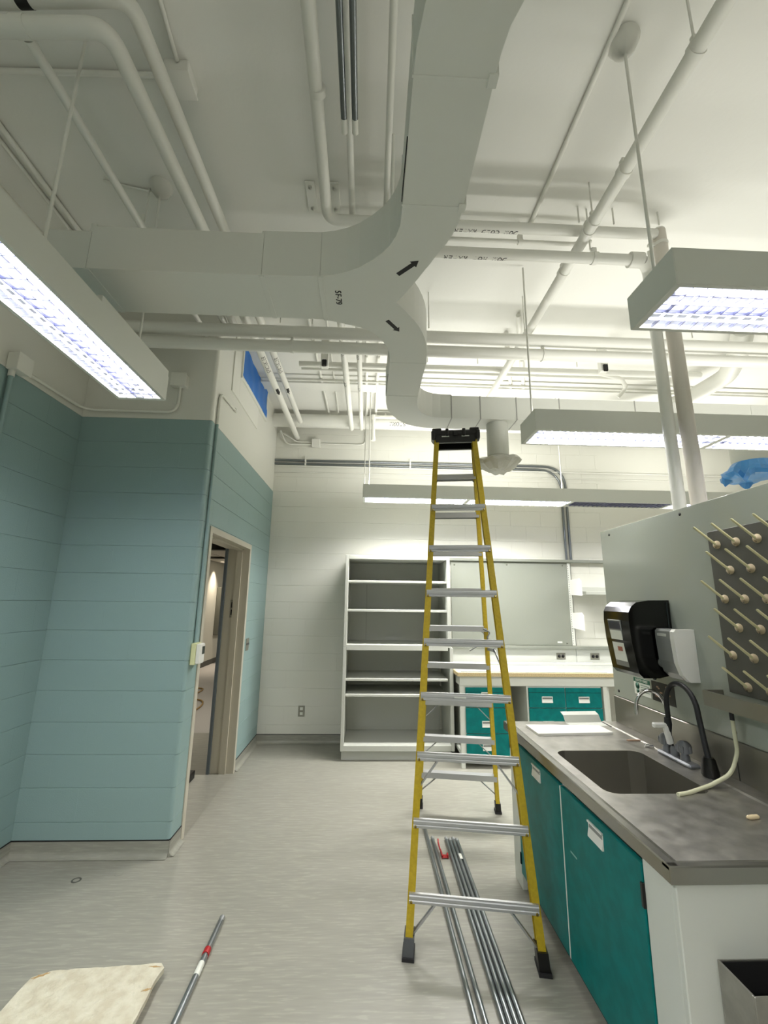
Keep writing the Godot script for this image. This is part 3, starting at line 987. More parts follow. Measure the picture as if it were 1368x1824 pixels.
func build_back_bench() -> void:
	var z := -4.72
	var zb := -5.45
	var w := thing("bench_frame", "white steel bench frame carrying the worktop along the back wall", "bench", Vector3(1.8, 0, -5.08))
	obj("front_rail", bx(0.998, 0.79, z - 0.04, 3.6, 0.885, z, 0.002), M.cabinet_white, w)
	for x in [1.0, 2.53, 3.56]:
		obj("leg", bx(x, 0.0, z - 0.045, x + 0.042, 0.79, z - 0.002, 0.002), M.cabinet_white, w)
		obj("leg", bx(x, 0.0, zb, x + 0.042, 0.885, zb + 0.045, 0.002), M.cabinet_white, w)
	obj("side_rail", bx(1.0, 0.79, zb + 0.045, 1.04, 0.885, z - 0.045, 0.002), M.cabinet_white, w)
	obj("side_rail", bx(1.0, 0.12, zb + 0.045, 1.03, 0.16, z - 0.045, 0.002), M.cabinet_white, w)
	obj("end_post", bx(2.585, 0.0, z - 0.3, 2.62, 0.885, z - 0.05, 0.002), M.cabinet_white, w)
	var t := thing("worktop", "grey bench worktop with pale wooden edge strips along the back wall", "worktop", Vector3(1.8, 0.885, -5.08))
	obj("top_slab", bx(0.992, 0.886, zb, 3.6, 0.915, z + 0.004, 0.002), M.bench_grey, t)
	obj("wood_strip", bx(0.975, 0.888, z + 0.005, 3.6, 0.928, z + 0.027, 0.002), M.wood_edge, t)
	obj("wood_strip", bx(0.970, 0.888, zb + 0.05, 0.991, 0.928, z + 0.004, 0.002), M.wood_edge, t)
	obj("inner_strip", bx(1.03, 0.9155, z - 0.10, 2.62, 0.93, z - 0.05, 0.002), M.shelf_grey, t)
	obj("inner_strip", bx(1.03, 0.9155, zb + 0.06, 3.6, 0.945, zb + 0.09, 0.002), M.cabinet_white, t)
	var spec := [[1.056, 1.500, "left", "teal drawer unit under the bench, beside the bookcase"], [1.725, 2.112, "mid", "teal drawer unit right of the open knee space under the bench"], [2.120, 2.505, "right", "teal drawer unit next to the bench end post, partly hidden by the sink counter"]]
	for s in spec:
		var c := thing("drawer_unit", s[3], "cabinet", Vector3((s[0] + s[1]) / 2, 0, -5.08), "teal drawer units under the back bench")
		var x0: float = s[0]
		var x1: float = s[1]
		obj("body", bx(x0 - (0.003 if s[2] == "right" else 0.018), 0.06, zb + 0.06, x1 + 0.018 if s[2] == "left" else x1 + 0.003, 0.788, z - 0.008, 0.002), M.cabinet_white, c)
		drawer_front(c, "drawer", x0, x1, 0.580, 0.776, z + 0.008, 0.66 if s[2] != "left" else 0.70)
		drawer_front(c, "drawer", x0, x1, 0.572 - 0.24, 0.574, z + 0.008, 0.42)
		drawer_front(c, "drawer", x0, x1, 0.085, 0.326, z + 0.008, 0.20)
		obj("seam_line", bx(x0, 0.728, z + 0.0075, x1, 0.731, z + 0.0087), M.dark_gap, c)
		if s[2] == "left":
			obj("hinge", bx(x1 - 0.006, 0.20, z + 0.008, x1 + 0.008, 0.29, z + 0.018, 0.002), M.black_plastic, c)
	# wall behind the bench
	var p := thing("wall_panel", "large pale grey board screwed to the back wall above the bench", "wall panel", Vector3(1.84, 1.65, -5.46))
	obj("board", bx(1.075, 1.135, -5.477, 2.585, 2.168, -5.462, 0.002), M.panel_wall, p)
	for e in [[1.12, 2.12], [2.53, 2.13], [2.52, 1.165], [1.12, 1.165], [1.8, 2.13]]:
		var st := mb()
		lathe(st, Vector3(e[0], e[1], -5.462), Vector3.BACK, [[0.009, -0.001], [0.009, 0.002], [0.0, 0.004]], 10)
		obj("screw", st, M.outlet_steel, p)
	obj("sticker", bx(2.40, 1.165, -5.462, 2.46, 1.185, -5.4612), M.label_white, p)
	var r := thing("service_rail", "white wall channel with a ledge, outlets set below the wall panel", "trunking", Vector3(2.3, 1.0, -5.48))
	obj("ledge", bx(1.0, 1.098, -5.499, 3.7, 1.132, -5.42, 0.003), M.panel_wall, r)
	obj("cover_plate", bx(1.0, 0.935, -5.497, 2.625, 1.098, -5.462, 0.002), M.cabinet_white, r)
	obj("cover_plate", bx(2.629, 0.935, -5.497, 3.7, 1.098, -5.462, 0.002), M.cabinet_white, r)
	var k := 0
	for x in [2.43, 2.86]:
		var o := thing("power_outlet", ["double power outlet in the channel below the wall panel", "double power outlet in the channel nearer the sink panel"][k], "outlet", Vector3(x, 1.01, -5.46), "outlets in the bench channel")
		obj("plate", bx(x - 0.057, 0.972, -5.4625, x + 0.057, 1.048, -5.457, 0.002), M.outlet_steel, o)
		for s in [-0.024, 0.024]:
			var st := mb()
			lathe(st, Vector3(x + s, 1.01, -5.457), Vector3.BACK, [[0.019, 0.0], [0.019, 0.003], [0.0, 0.0032]], 14)
			obj("socket", st, M.black_plastic, o)
		k += 1
	var u := thing("shelf_upright", "slotted white shelf upright beside the wall panel", "shelf upright", Vector3(2.61, 1.65, -5.48))
	obj("channel", bx(2.588, 1.135, -5.499, 2.628, 2.168, -5.455, 0.002), M.cabinet_white, u)
	for i in 34:
		obj("slot", bx(2.594, 1.16 + i * 0.029, -5.4555, 2.599, 1.172 + i * 0.029, -5.4545), M.dark_gap, u)
	obj("gap_strip", bx(2.630, 1.135, -5.499, 2.648, 2.168, -5.487), M.dark_gap, u)
	var tl := thing("top_rail", "white ledge rail along the top of the wall panel", "rail", Vector3(2.2, 2.18, -5.48))
	obj("ledge", bx(1.0, 2.170, -5.499, 3.7, 2.205, -5.43, 0.003), M.panel_wall, tl)
	k = 0
	for y in [1.83, 1.42]:
		var br := thing("shelf_bracket", ["upper white shelf bracket plate on the upright beside the wall panel", "lower white shelf bracket plate on the upright beside the wall panel"][k], "shelf bracket", Vector3(2.62, y, -5.35), "shelf bracket plates")
		var st := mb()
		profile(st, [Vector2(0, 0.115), Vector2(0.25, 0.125), Vector2(0.30, 0.085), Vector2(0.30, -0.085), Vector2(0, -0.07)], Vector3(2.604, y, -5.455), Vector3(2.612, y, -5.455), Vector3.BACK, Vector3.UP)
		obj("plate", st, M.white_plastic, br)
		obj("lip", bx(2.612, y - 0.075, -5.45, 2.630, y - 0.068, -5.17), M.white_plastic, br)
		k += 1
	var sh := thing("wall_shelf", "pale grey wall shelf beyond the bracket plates, half hidden by the sink panel", "shelf", Vector3(3.2, 1.78, -5.35))
	obj("board", bx(2.68, 1.760, -5.495, 3.7, 1.800, -5.20, 0.003), M.shelf_grey, sh)
	obj("back_lip", bx(2.68, 1.80, -5.495, 3.7, 1.86, -5.48, 0.002), M.shelf_grey, sh)

# ---------------------------------------------------------------- island with sink
func build_island() -> void:
	var xf := 0.955
	var zn := -1.46
	var c := thing("sink_cabinet", "island base cabinet with two tall teal doors under the steel sink counter", "cabinet", Vector3(1.33, 0, -2.23))
	obj("end_panel", bx(xf, 0.0, zn - 0.02, 1.72, 0.832, zn, 0.003), M.cabinet_white, c)
	obj("corner_post", bx(xf, 0.0, zn - 0.165, xf + 0.03, 0.832, zn - 0.021, 0.003), M.cabinet_white, c)
	obj("corner_post", bx(xf, 0.0, -3.0, xf + 0.03, 0.832, -2.868, 0.003), M.cabinet_white, c)
	obj("end_panel", bx(xf + 0.03, 0.0, -3.0, 1.72, 0.832, -2.98, 0.003), M.cabinet_white, c)
	obj("toe_board", bx(xf + 0.05, 0.0, -2.868, xf + 0.07, 0.09, zn - 0.165), M.rubber_grey, c)
	obj("back_board", bx(1.69, 0.02, -2.98, 1.71, 0.832, zn - 0.02), M.cabinet_white, c)
	obj("floor_board", bx(xf + 0.02, 0.07, -2.868, 1.69, 0.088, zn - 0.165), M.cabinet_white, c)
	obj("inner_frame", bx(xf + 0.016, 0.088, -2.268, xf + 0.05, 0.832, -2.238), M.cabinet_white, c)
	obj("top_frame", bx(xf + 0.016, 0.80, -2.868, xf + 0.05, 0.832, zn - 0.165), M.cabinet_white, c)
	obj("door_stile", bx(xf - 0.003, 0.09, -2.258, xf + 0.012, 0.79, -2.247), M.white_plastic, c)
	for e in [[-2.246, zn - 0.168, -1.927, 1], [-2.866, -2.259, -2.545, 0]]:
		var dr := obj("door", bx(xf - 0.004, 0.09, e[0], xf + 0.015, 0.795, e[1], 0.003), M.teal, c)
		var p := Vector3(xf - 0.004, 0.735 if e[3] else 0.742, e[2])
		scoop_pull(dr, p, Vector3.BACK, Vector3.LEFT)
		if e[3]:
			obj("scuff", bx(xf - 0.0046, 0.548, -2.115, xf - 0.0038, 0.555, -2.175), M.teal_scuff, dr)
			obj("hinge", bx(xf - 0.010, 0.66, e[1] - 0.008, xf + 0.004, 0.735, e[1] + 0.006, 0.002), M.black_plastic, dr)
		else:
			obj("hinge", bx(xf - 0.010, 0.14, e[0] - 0.004, xf + 0.004, 0.20, e[0] + 0.010, 0.002), M.black_plastic, dr)
	# steel counter with raised lip, one sink bowl
	var t := thing("sink_counter", "scuffed stainless steel counter with a sunken rectangular sink", "counter", Vector3(1.3, 0.85, -2.23))
	var yt := 0.885
	var X0 := 0.925
	var X1 := 1.700
	var Z0 := -1.432
	var Z1 := -3.022
	var sx0 := 1.020
	var sx1 := 1.475
	var sz0 := -1.932
	var sz1 := -2.455
	# flat top around the bowl, a touch below the rolled rim
	var yd := yt - 0.003
	var top := mb()
	var rad := 0.055
	var hole := []
	for q in [[sx1 - rad, sz0 - rad, 0.0], [sx0 + rad, sz0 - rad, PI / 2], [sx0 + rad, sz1 + rad, PI], [sx1 - rad, sz1 + rad, PI * 1.5]]:
		for i in 7:
			var a: float = q[2] + PI / 2 * i / 6.0
			hole.append(Vector2(q[0] + rad * cos(a), q[1] + rad * sin(a)))
	var rx0 := X0 + 0.045
	var rz0 := Z0 - 0.035
	var outer := [Vector2(X1, rz0), Vector2(rx0, rz0), Vector2(rx0, Z1), Vector2(X1, Z1)]
	# ring strip between the outer rectangle and the hole, by angle from the bowl's centre
	var cen := Vector2((sx0 + sx1) / 2, (sz0 + sz1) / 2)
	var ring := []
	for p in hole: ring.append([(p - cen).angle(), p])
	for p in outer: ring.append([(p - cen).angle(), null, p])
	ring.sort_custom(func(a, b): return a[0] < b[0])
	var edge_at := func(ang: float) -> Vector2:
		var d := Vector2(cos(ang), sin(ang))
		var best := 99.0
		if d.x > 0.0: best = minf(best, (X1 - cen.x) / d.x)
		if d.x < 0.0: best = minf(best, (rx0 - cen.x) / d.x)
		if d.y > 0.0: best = minf(best, (rz0 - cen.y) / d.y)
		if d.y < 0.0: best = minf(best, (Z1 - cen.y) / d.y)
		return cen + d * best
	var inner_at := func(ang: float) -> Vector2:
		var d := Vector2(cos(ang), sin(ang)) * 9.0
		for i in hole.size():
			var hit = Geometry2D.segment_intersects_segment(cen, cen + d, hole[i], hole[(i + 1) % hole.size()])
			if hit != null: return hit
		return hole[0]
	for i in ring.size():
		var a = ring[i]
		var b = ring[(i + 1) % ring.size()]
		var ia: Vector2 = a[1] if a[1] != null else inner_at.call(a[0])
		var ib: Vector2 = b[1] if b[1] != null else inner_at.call(b[0])
		var oa: Vector2 = edge_at.call(a[0]) if a.size() < 3 else a[2]
		var ob: Vector2 = edge_at.call(b[0]) if b.size() < 3 else b[2]
		quad(top, Vector3(ia.x, yd, ia.y), Vector3(ib.x, yd, ib.y), Vector3(ob.x, yd, ob.y), Vector3(oa.x, yd, oa.y), Vector3.UP)
	obj("drain_board", top, M.stainless, t)
	var rimm := mb()
	profile(rimm, [Vector2(0.0, -0.048), Vector2(0.0, -0.004), Vector2(0.004, 0.0), Vector2(0.030, 0.0), Vector2(0.045, -0.003), Vector2(0.045, -0.012), Vector2(0.006, -0.012), Vector2(0.006, -0.048)], Vector3(X0, yt, Z0 - 0.0055), Vector3(X0, yt, Z1), Vector3.RIGHT, Vector3.UP)
	obj("front_edge", rimm, M.stainless_edge, t)
	var rime := mb()
	profile(rime, [Vector2(0.0, -0.048), Vector2(0.0, -0.004), Vector2(0.004, 0.0), Vector2(0.022, 0.0), Vector2(0.036, -0.003), Vector2(0.036, -0.012), Vector2(0.006, -0.012), Vector2(0.006, -0.048)], Vector3(X0 + 0.0, yt, Z0), Vector3(X1, yt, Z0), Vector3.FORWARD, Vector3.UP)
	obj("near_edge", rime, M.stainless_edge, t)
	var ridge := mb()
	profile(ridge, [Vector2(-0.03, 0.0), Vector2(-0.018, 0.004), Vector2(0.0, 0.004), Vector2(0.0, 0.0)], Vector3(X1 - 0.08, yd, Z0 - 0.03), Vector3(X1 - 0.08, yd, Z1), Vector3.RIGHT, Vector3.UP)
	obj("back_ridge", ridge, M.stainless, t)
	obj("substrate", bx(X0 + 0.035, yd - 0.045, Z0 - 0.03, sx0 - 0.012, yd - 0.001, Z1 + 0.01), M.wood_edge, t)
	# bowl
	var bowl := mb()
	var depth := 0.26
	for i in hole.size():
		var p: Vector2 = hole[i]
		var q: Vector2 = hole[(i + 1) % hole.size()]
		var n := Vector3(cen.x - (p.x + q.x) / 2, 0, cen.y - (p.y + q.y) / 2).normalized()
		var pi2 := cen + (p - cen) * 0.965
		var qi2 := cen + (q - cen) * 0.965
		quad(bowl, Vector3(p.x, yd, p.y), Vector3(q.x, yd, q.y), Vector3(qi2.x, yd - depth, qi2.y), Vector3(pi2.x, yd - depth, pi2.y), n)
		tri(bowl, Vector3(cen.x, yd - depth - 0.01, cen.y), Vector3(pi2.x, yd - depth, pi2.y), Vector3(qi2.x, yd - depth, qi2.y), Vector3.UP)
	var bo := obj("sink_bowl", bowl, M.stainless_dark, t)
	var dr2 := mb()
	lathe(dr2, Vector3(cen.x, yd - depth - 0.009, cen.y), Vector3.UP, [[0.05, 0.0], [0.05, 0.004], [0.03, 0.002], [0.0, 0.001]], 18)
	obj("drain", dr2, M.chrome, bo)
	# splash panel
	var b := thing("splash_panel", "tall glossy grey panel standing behind the sink counter", "panel", Vector3(1.71, 0.9, -2.23))
	obj("board", bx(1.700, 1.050, -3.023, 1.722, 2.168, -0.2, 0.002), M.panel_grey, b)
	for e in [[2.129, -2.911], [2.138, -2.216], [1.085, -2.97], [1.085, -2.05], [2.13, -1.5]]:
		var st := mb()
		lathe(st, Vector3(1.700, e[0], e[1]), Vector3.LEFT, [[0.009, -0.001], [0.009, 0.002], [0.0, 0.004]], 10)
		obj("screw", st, M.rubber_grey, b)
	var k := thing("backsplash", "stainless steel upstand along the foot of the grey panel", "backsplash", Vector3(1.69, 0.95, -2.23))
	obj("sheet", bx(1.690, 0.880, -3.022, 1.722, 1.049, -0.6, 0.003), M.stainless_dark, k)
	obj("seam", bx(1.6885, 0.885, -2.052, 1.6905, 1.047, -2.048), M.rubber_grey, k)
	var cb := thing("rear_cabinet", "white back of the island behind the grey panel", "cabinet", Vector3(1.73, 0, -2.2))
	obj("body", bx(1.724, 0.0, -3.0, 2.0, 1.02, -0.3, 0.003), M.cabinet_white, cb)
	obj("ledge", bx(1.724, 1.02, -3.01, 2.02, 1.04, -0.3, 0.003), M.cabinet_white, cb)
	# drying rack
	var pb := thing("drying_rack", "dark drying peg rack with cream pegs on the grey panel", "drying rack", Vector3(1.69, 1.6, -1.6))
	obj("back_plate", bx(1.688, 1.262, -2.037, 1.6995, 2.010, -0.9, 0.002), M.peg_board, pb)
	var base := mb()
	lathe(base, Vector3.ZERO, Vector3.LEFT, [[0.0195, 0.0], [0.0205, 0.003], [0.018, 0.008], [0.010, 0.011], [0.006, 0.012]], 16)
	var base_mesh := base.commit()
	var peg := mb()
	var tip := Vector3(-0.108, 0.085, 0)
	tube(peg, [Vector3(-0.006, 0, 0), tip * 0.95, tip * 0.985, tip], [0.0062, 0.0052, 0.0042, 0.0015], 10)
	var peg_mesh := peg.commit()
	var hole_mesh := bx(-0.010, -0.016, -0.0025, -0.004, -0.008, 0.0025).commit()
	var rows := [1.940, 1.815, 1.683, 1.555, 1.430, 1.302]
	for r in 6:
		for q in 8:
			var z := -1.983 + 0.1085 * q + (0.055 if r % 2 else 0.0)
			var xfm := Transform3D(Basis(), Vector3(1.688, rows[r], z))
			var pg := at_part("peg", peg_mesh, M.peg_cream, pb, xfm)
			at_part("peg_base", base_mesh, M.peg_base, pg, xfm)
			at_part("peg_hole", hole_mesh, M.rubber_grey, pg, xfm)
	var tr := thing("drip_trough", "stainless drip trough below the drying pegs", "trough", Vector3(1.65, 1.2, -1.5))
	obj("front_plate", bx(1.600, 1.195, -2.09, 1.604, 1.262, -0.9), M.stainless_dark, tr)
	obj("bottom_plate", bx(1.604, 1.195, -2.09, 1.6995, 1.199, -0.9), M.stainless_dark, tr)
	obj("end_plate", bx(1.604, 1.199, -2.09, 1.6995, 1.262, -2.086), M.stainless_dark, tr)
	obj("outlet_nipple", cyl(Vector3(1.652, 1.196, -2.0), Vector3(1.652, 1.150, -2.0), 0.009, 10), M.rubber_grey, tr)
	# steel box on the near end
	var bxn := thing("steel_bin", "open stainless steel box with a black inside, fixed to the end of the island", "bin", Vector3(1.35, 0.3, -1.39))
	var st := mb()
	var h0 := 0.16
	var h1 := 0.633
	for e in [[1.055, -1.334, 1.70, -1.340], [1.055, -1.455, 1.70, -1.459], [1.055, -1.340, 1.061, -1.455], [1.694, -1.340, 1.70, -1.455]]:
		cbox(st, Vector3(e[0], h0, minf(e[1], e[3])), Vector3(e[2], h1, maxf(e[1], e[3])), 0.0015)
	obj("shell", st, M.stainless, bxn)
	var li := mb()
	for e in [[1.062, -1.341, 1.693, -1.343], [1.062, -1.452, 1.693, -1.454], [1.062, -1.343, 1.064, -1.452], [1.691, -1.343, 1.693, -1.452]]:
		cbox(li, Vector3(e[0], h0 + 0.006, minf(e[1], e[3])), Vector3(e[2], h1 - 0.004, maxf(e[1], e[3])), 0.0)
	obj("liner", li, M.dark_gap, bxn)
	obj("bottom_plate", bx(1.061, h0, -1.455, 1.694, h0 + 0.005, -1.340), M.dark_gap, bxn)

# ---------------------------------------------------------------- ladder
func build_ladder() -> void:
	var L := thing("step_ladder", "tall yellow fibreglass step ladder with aluminium steps standing open in the room", "ladder", Vector3(0.663, 0, -3.116))
	L.rotation.y = deg_to_rad(-9.15)
	var X := L.global_transform
	var W := func(lx: float, y: float, lz: float) -> Vector3:
		return X * Vector3(lx, y, lz)
	var ux := X.basis.x
	var uz := X.basis.z
	var H := 2.88
	var half := func(y: float) -> float: return lerpf(0.330, 0.158, y / H)
	var zf := func(y: float) -> float: return lerpf(0.790, 0.085, y / H)
	var zr := func(y: float) -> float: return lerpf(-0.785, -0.085, y / H)
	# rails: channels, web to the outside, flanges turned in
	for s in [-1.0, 1.0]:
		for fr in [true, false]:
			var dp := 0.074 if fr else 0.058
			var fl := 0.036 if fr else 0.030
			var a: Vector3 = W.call(s * half.call(0.05), 0.05, zf.call(0.05) if fr else zr.call(0.05))
			var b: Vector3 = W.call(s * half.call(H - 0.02), H - 0.02, zf.call(H) if fr else zr.call(H))
			var st := mb()
			var side: Vector3 = ux * -s          # towards the ladder's middle
			var up: Vector3 = uz if fr else -uz  # towards the outside face
			var t := 0.006
			profile(st, [Vector2(0, 0), Vector2(fl, 0), Vector2(fl, -t), Vector2(t, -t), Vector2(t, -dp + t), Vector2(fl, -dp + t), Vector2(fl, -dp), Vector2(0, -dp)], a, b, side, up)
			obj("rail" if fr else "rear_rail", st, M.fibreglass, L)
			# foot: a boot with rubber sole
			var f0: Vector3 = W.call(s * half.call(0.0), 0.0, zf.call(0.0) if fr else zr.call(0.0))
			var bt := mb()
			var d := (b - a).normalized()
			profile(bt, [Vector2(-0.006, 0.006), Vector2(fl + 0.008, 0.006), Vector2(fl + 0.008, -dp - 0.006), Vector2(-0.006, -dp - 0.006)], f0 + Vector3.UP * 0.016, f0 + Vector3.UP * 0.016 + d * 0.066, side, up)
			var boot := obj("foot", bt, M.foot_grey if fr and s < 0 else M.black_plastic, L)
			var so := mb()
			profile(so, [Vector2(-0.010, 0.014), Vector2(fl + 0.012, 0.014), Vector2(fl + 0.012, -dp - 0.012), Vector2(-0.010, -dp - 0.012)], f0 + Vector3.UP * 0.001, f0 + Vector3.UP * 0.016, side, up)
			obj("sole", so, M.rubber_grey, boot)
	# front steps: deep treads with a front apron
	for k in range(1, 9):
		var y := 0.224 + 0.2966 * (k - 1)
		var hw: float = half.call(y) - 0.008
		var z0: float = zf.call(y) + 0.006
		var st := mb()
		profile(st, [Vector2(0.0, 0.022), Vector2(-0.014, 0.022), Vector2(-0.014, 0.019), Vector2(-0.004, 0.019), Vector2(-0.004, -0.019), Vector2(-0.014, -0.019), Vector2(-0.014, -0.022), Vector2(0.0, -0.022), Vector2(0.003, -0.020), Vector2(0.003, -0.010), Vector2(0.0, -0.006), Vector2(0.003, -0.002), Vector2(0.003, 0.010), Vector2(0.0, 0.014)],
			W.call(-hw, y, z0), W.call(hw, y, z0), uz, Vector3.UP)
		var step := obj("cross_bar", st, M.aluminium, L)
		for s in [-1.0, 1.0]:
			for dy in [-0.016, 0.014]:
				var rv := mb()
				var hp: Vector3 = W.call(s * (half.call(y) - 0.018), y + dy, zf.call(y + dy) + 0.001)
				lathe(rv, hp, uz, [[0.0085, 0.0], [0.0085, 0.003], [0.005, 0.005], [0.0, 0.0055]], 10)
				obj("rivet", rv, M.brass, step)
		if k == 4:
			var tg := mb()
			cbox(tg, Vector3(-0.062, y - 0.004, z0 + 0.003), Vector3(0.005, y + 0.006, z0 + 0.0042), 0.0, X)
			obj("white_tag", tg, M.label_white, step)
		if k in [1, 3]:
			for s in [-1.0, 1.0]:
				var p0: Vector3 = W.call(s * (hw * 0.56), y - 0.012, z0 - 0.010)
				var q0: Vector3 = W.call(s * (half.call(y - 0.17) - 0.012), y - 0.175, zf.call(y - 0.175) - 0.035)
				var br := mb()
				var dd := (q0 - p0).normalized()
				profile(br, [Vector2(-0.012, 0.002), Vector2(0.012, 0.002), Vector2(0.012, -0.006), Vector2(0.009, -0.006), Vector2(0.009, -0.001), Vector2(-0.009, -0.001), Vector2(-0.009, -0.006), Vector2(-0.012, -0.006)], p0, q0, uz, uz.cross(dd).normalized())
				obj("knee_brace", br, M.aluminium, L)
	# rear rungs
	for k in range(1, 10):
		var y := 0.275 + 0.2928 * (k - 1)
		var hw: float = half.call(y) - 0.008
		var z0: float = zr.call(y)
		var st := mb()
		profile(st, [Vector2(0.0, 0.020), Vector2(0.062, 0.020), Vector2(0.062, -0.022), Vector2(0.058, -0.022), Vector2(0.058, 0.016), Vector2(0.004, 0.016), Vector2(0.004, -0.022), Vector2(0.0, -0.022)],
			W.call(-hw, y, z0), W.call(hw, y, z0), uz, Vector3.UP)
		var rg := obj("step", st, M.aluminium, L)
		if k in [1, 2, 3, 5, 9]:
			for s in [-1.0, 1.0]:
				var ln := 0.5 if k < 4 else 0.78
				var dn := 0.15 if k < 4 else 0.06
				var p0: Vector3 = W.call(s * hw * ln, y - 0.010, z0 + 0.022)
				var q0: Vector3 = W.call(s * (half.call(y - dn) - 0.010), y - dn, zr.call(y - dn) + 0.022)
				var br := mb()
				var dd := (q0 - p0).normalized()
				profile(br, [Vector2(-0.011, 0.002), Vector2(0.011, 0.002), Vector2(0.011, -0.003), Vector2(-0.011, -0.003)], p0, q0, uz, uz.cross(dd).normalized())
				obj("rear_brace", br, M.aluminium_dull, L)
		for s in [-1.0, 1.0]:
			var rv := mb()
			var hp: Vector3 = W.call(s * (half.call(y) - 0.014), y, zr.call(y) + 0.058)
			lathe(rv, hp, uz, [[0.006, 0.0], [0.006, 0.003], [0.0, 0.0045]], 8)
			obj("rivet", rv, M.brass, rg)
	# spreaders, folded slightly at the hinge
	for s in [-1.0, 1.0]:
		var y := 1.27
		var hx: float = half.call(y) - 0.014
		var a: Vector3 = W.call(s * hx, y - 0.03, zf.call(y) - 0.06)
		var m: Vector3 = W.call(s * (hx + 0.0), y + 0.055, 0.0)
		var b: Vector3 = W.call(s * hx, y + 0.02, zr.call(y) + 0.05)
		for e in [[a, m], [m, b]]:
			var st := mb()
			profile(st, [Vector2(-0.003, 0.011), Vector2(0.003, 0.011), Vector2(0.003, -0.011), Vector2(-0.003, -0.011)], e[0], e[1], ux, Vector3.UP)
			obj("spreader", st, M.aluminium_dull, L)
		var pv := mb()
		lathe(pv, m - ux * 0.006, ux, [[0.015, 0.0], [0.015, 0.012], [0.0, 0.013]], 12)
		obj("spreader_hinge", pv, M.rubber_grey, L)
	var sp0: Vector3 = W.call(half.call(1.40) + 0.006, 1.40, zr.call(1.40) + 0.06)
	var tie := mb()
	tube(tie, bend([sp0 + Vector3(-0.05, 0.05, 0.01), sp0 + Vector3(0.01, 0.02, 0.015), sp0 + Vector3(-0.03, -0.02, 0.02), sp0 + Vector3(0.015, -0.05, 0.015), sp0 + Vector3(-0.06, -0.06, 0.01), sp0 + Vector3(-0.16, -0.12, 0.0)], 0.02), 0.006, 8)
	obj("tied_string", tie, M.clear_grey, L, "scrap of grey string tied round the far rail")
	# moulded black top cap with tool slots
	var cap := mb()
	var T := X
	var cy0 := 2.835
	var cy1 := 2.935
	cbox(cap, Vector3(-0.175, cy0 + 0.055, -0.105), Vector3(0.175, cy1, 0.105), 0.012, T)
	cbox(cap, Vector3(-0.150, cy0, 0.066), Vector3(0.150, cy0 + 0.075, 0.092), 0.004, T)
	cbox(cap, Vector3(-0.150, cy0, -0.092), Vector3(0.150, cy0 + 0.075, -0.066), 0.004, T)
	for s in [-1.0, 1.0]:
		cbox(cap, Vector3(minf(s * 0.176, s * 0.105), cy1 - 0.012, -0.108), Vector3(maxf(s * 0.176, s * 0.105), cy1 + 0.012, 0.108), 0.006, T)
		cbox(cap, Vector3(minf(s * 0.182, s * 0.150), cy0 + 0.02, 0.03), Vector3(maxf(s * 0.182, s * 0.150), cy1 - 0.005, 0.112), 0.008, T)
		cbox(cap, Vector3(minf(s * 0.075, s * 0.05), cy0 + 0.05, 0.085), Vector3(maxf(s * 0.075, s * 0.05), cy1 + 0.006, 0.112), 0.005, T)
	cbox(cap, Vector3(-0.02, cy0 + 0.05, 0.09), Vector3(0.02, cy1 - 0.01, 0.112), 0.006, T)
	var tc := obj("top_cap", cap, M.black_plastic, L)
	for s in [-0.075, 0.075]:
		var sl := mb()
		cbox(sl, Vector3(s - 0.028, cy0 + 0.045, 0.0915), Vector3(s + 0.028, cy0 + 0.053, 0.0935), 0.0, T)
		obj("slot", sl, M.label_white, tc)

# ---------------------------------------------------------------- pipes
func pipe(called: String, label: String, category: String, pts: Array, r: float, bend_r := 0.0, m: Material = null, seg := 18, group := "") -> Node3D:
	var c := Vector3.ZERO
	for p in pts: c += p
	c /= pts.size()
	var t := thing(called, label, category, c, group)
	var st := mb()
	tube(st, bend(pts, bend_r) if bend_r > 0.0 else pts, r, seg)
	obj("pipe_run", st, M.pipe_white if m == null else m, t)
	return t

func hanger(t: Node3D, at: Vector3, r: float) -> void:
	obj("hanger_rod", cyl(Vector3(at.x, at.y + r + 0.03, at.z), Vector3(at.x, CEIL, at.z), 0.005, 8), M.pipe_white, t)

func clamp_on(t: Node3D, at: Vector3, dir: Vector3, r: float, w := 0.03) -> void:
	var st := mb()
	tube(st, [at - dir * w / 2, at + dir * w / 2], r + 0.005, 18)
	var up := Vector3.UP if absf(dir.y) < 0.5 else Vector3.LEFT
	cbox(st, Vector3(-0.012, r, -w / 2), Vector3(0.012, r + 0.04, w / 2), 0.002, Transform3D(frame_of(dir, up), at))
	obj("clamp", st, M.pipe_white, t)

func sleeve(t: Node3D, a: Vector3, b: Vector3, r: float, called := "coupling") -> void:
	var st := mb()
	tube(st, [a, b], r, 18)
	obj(called, st, M.pipe_white, t)

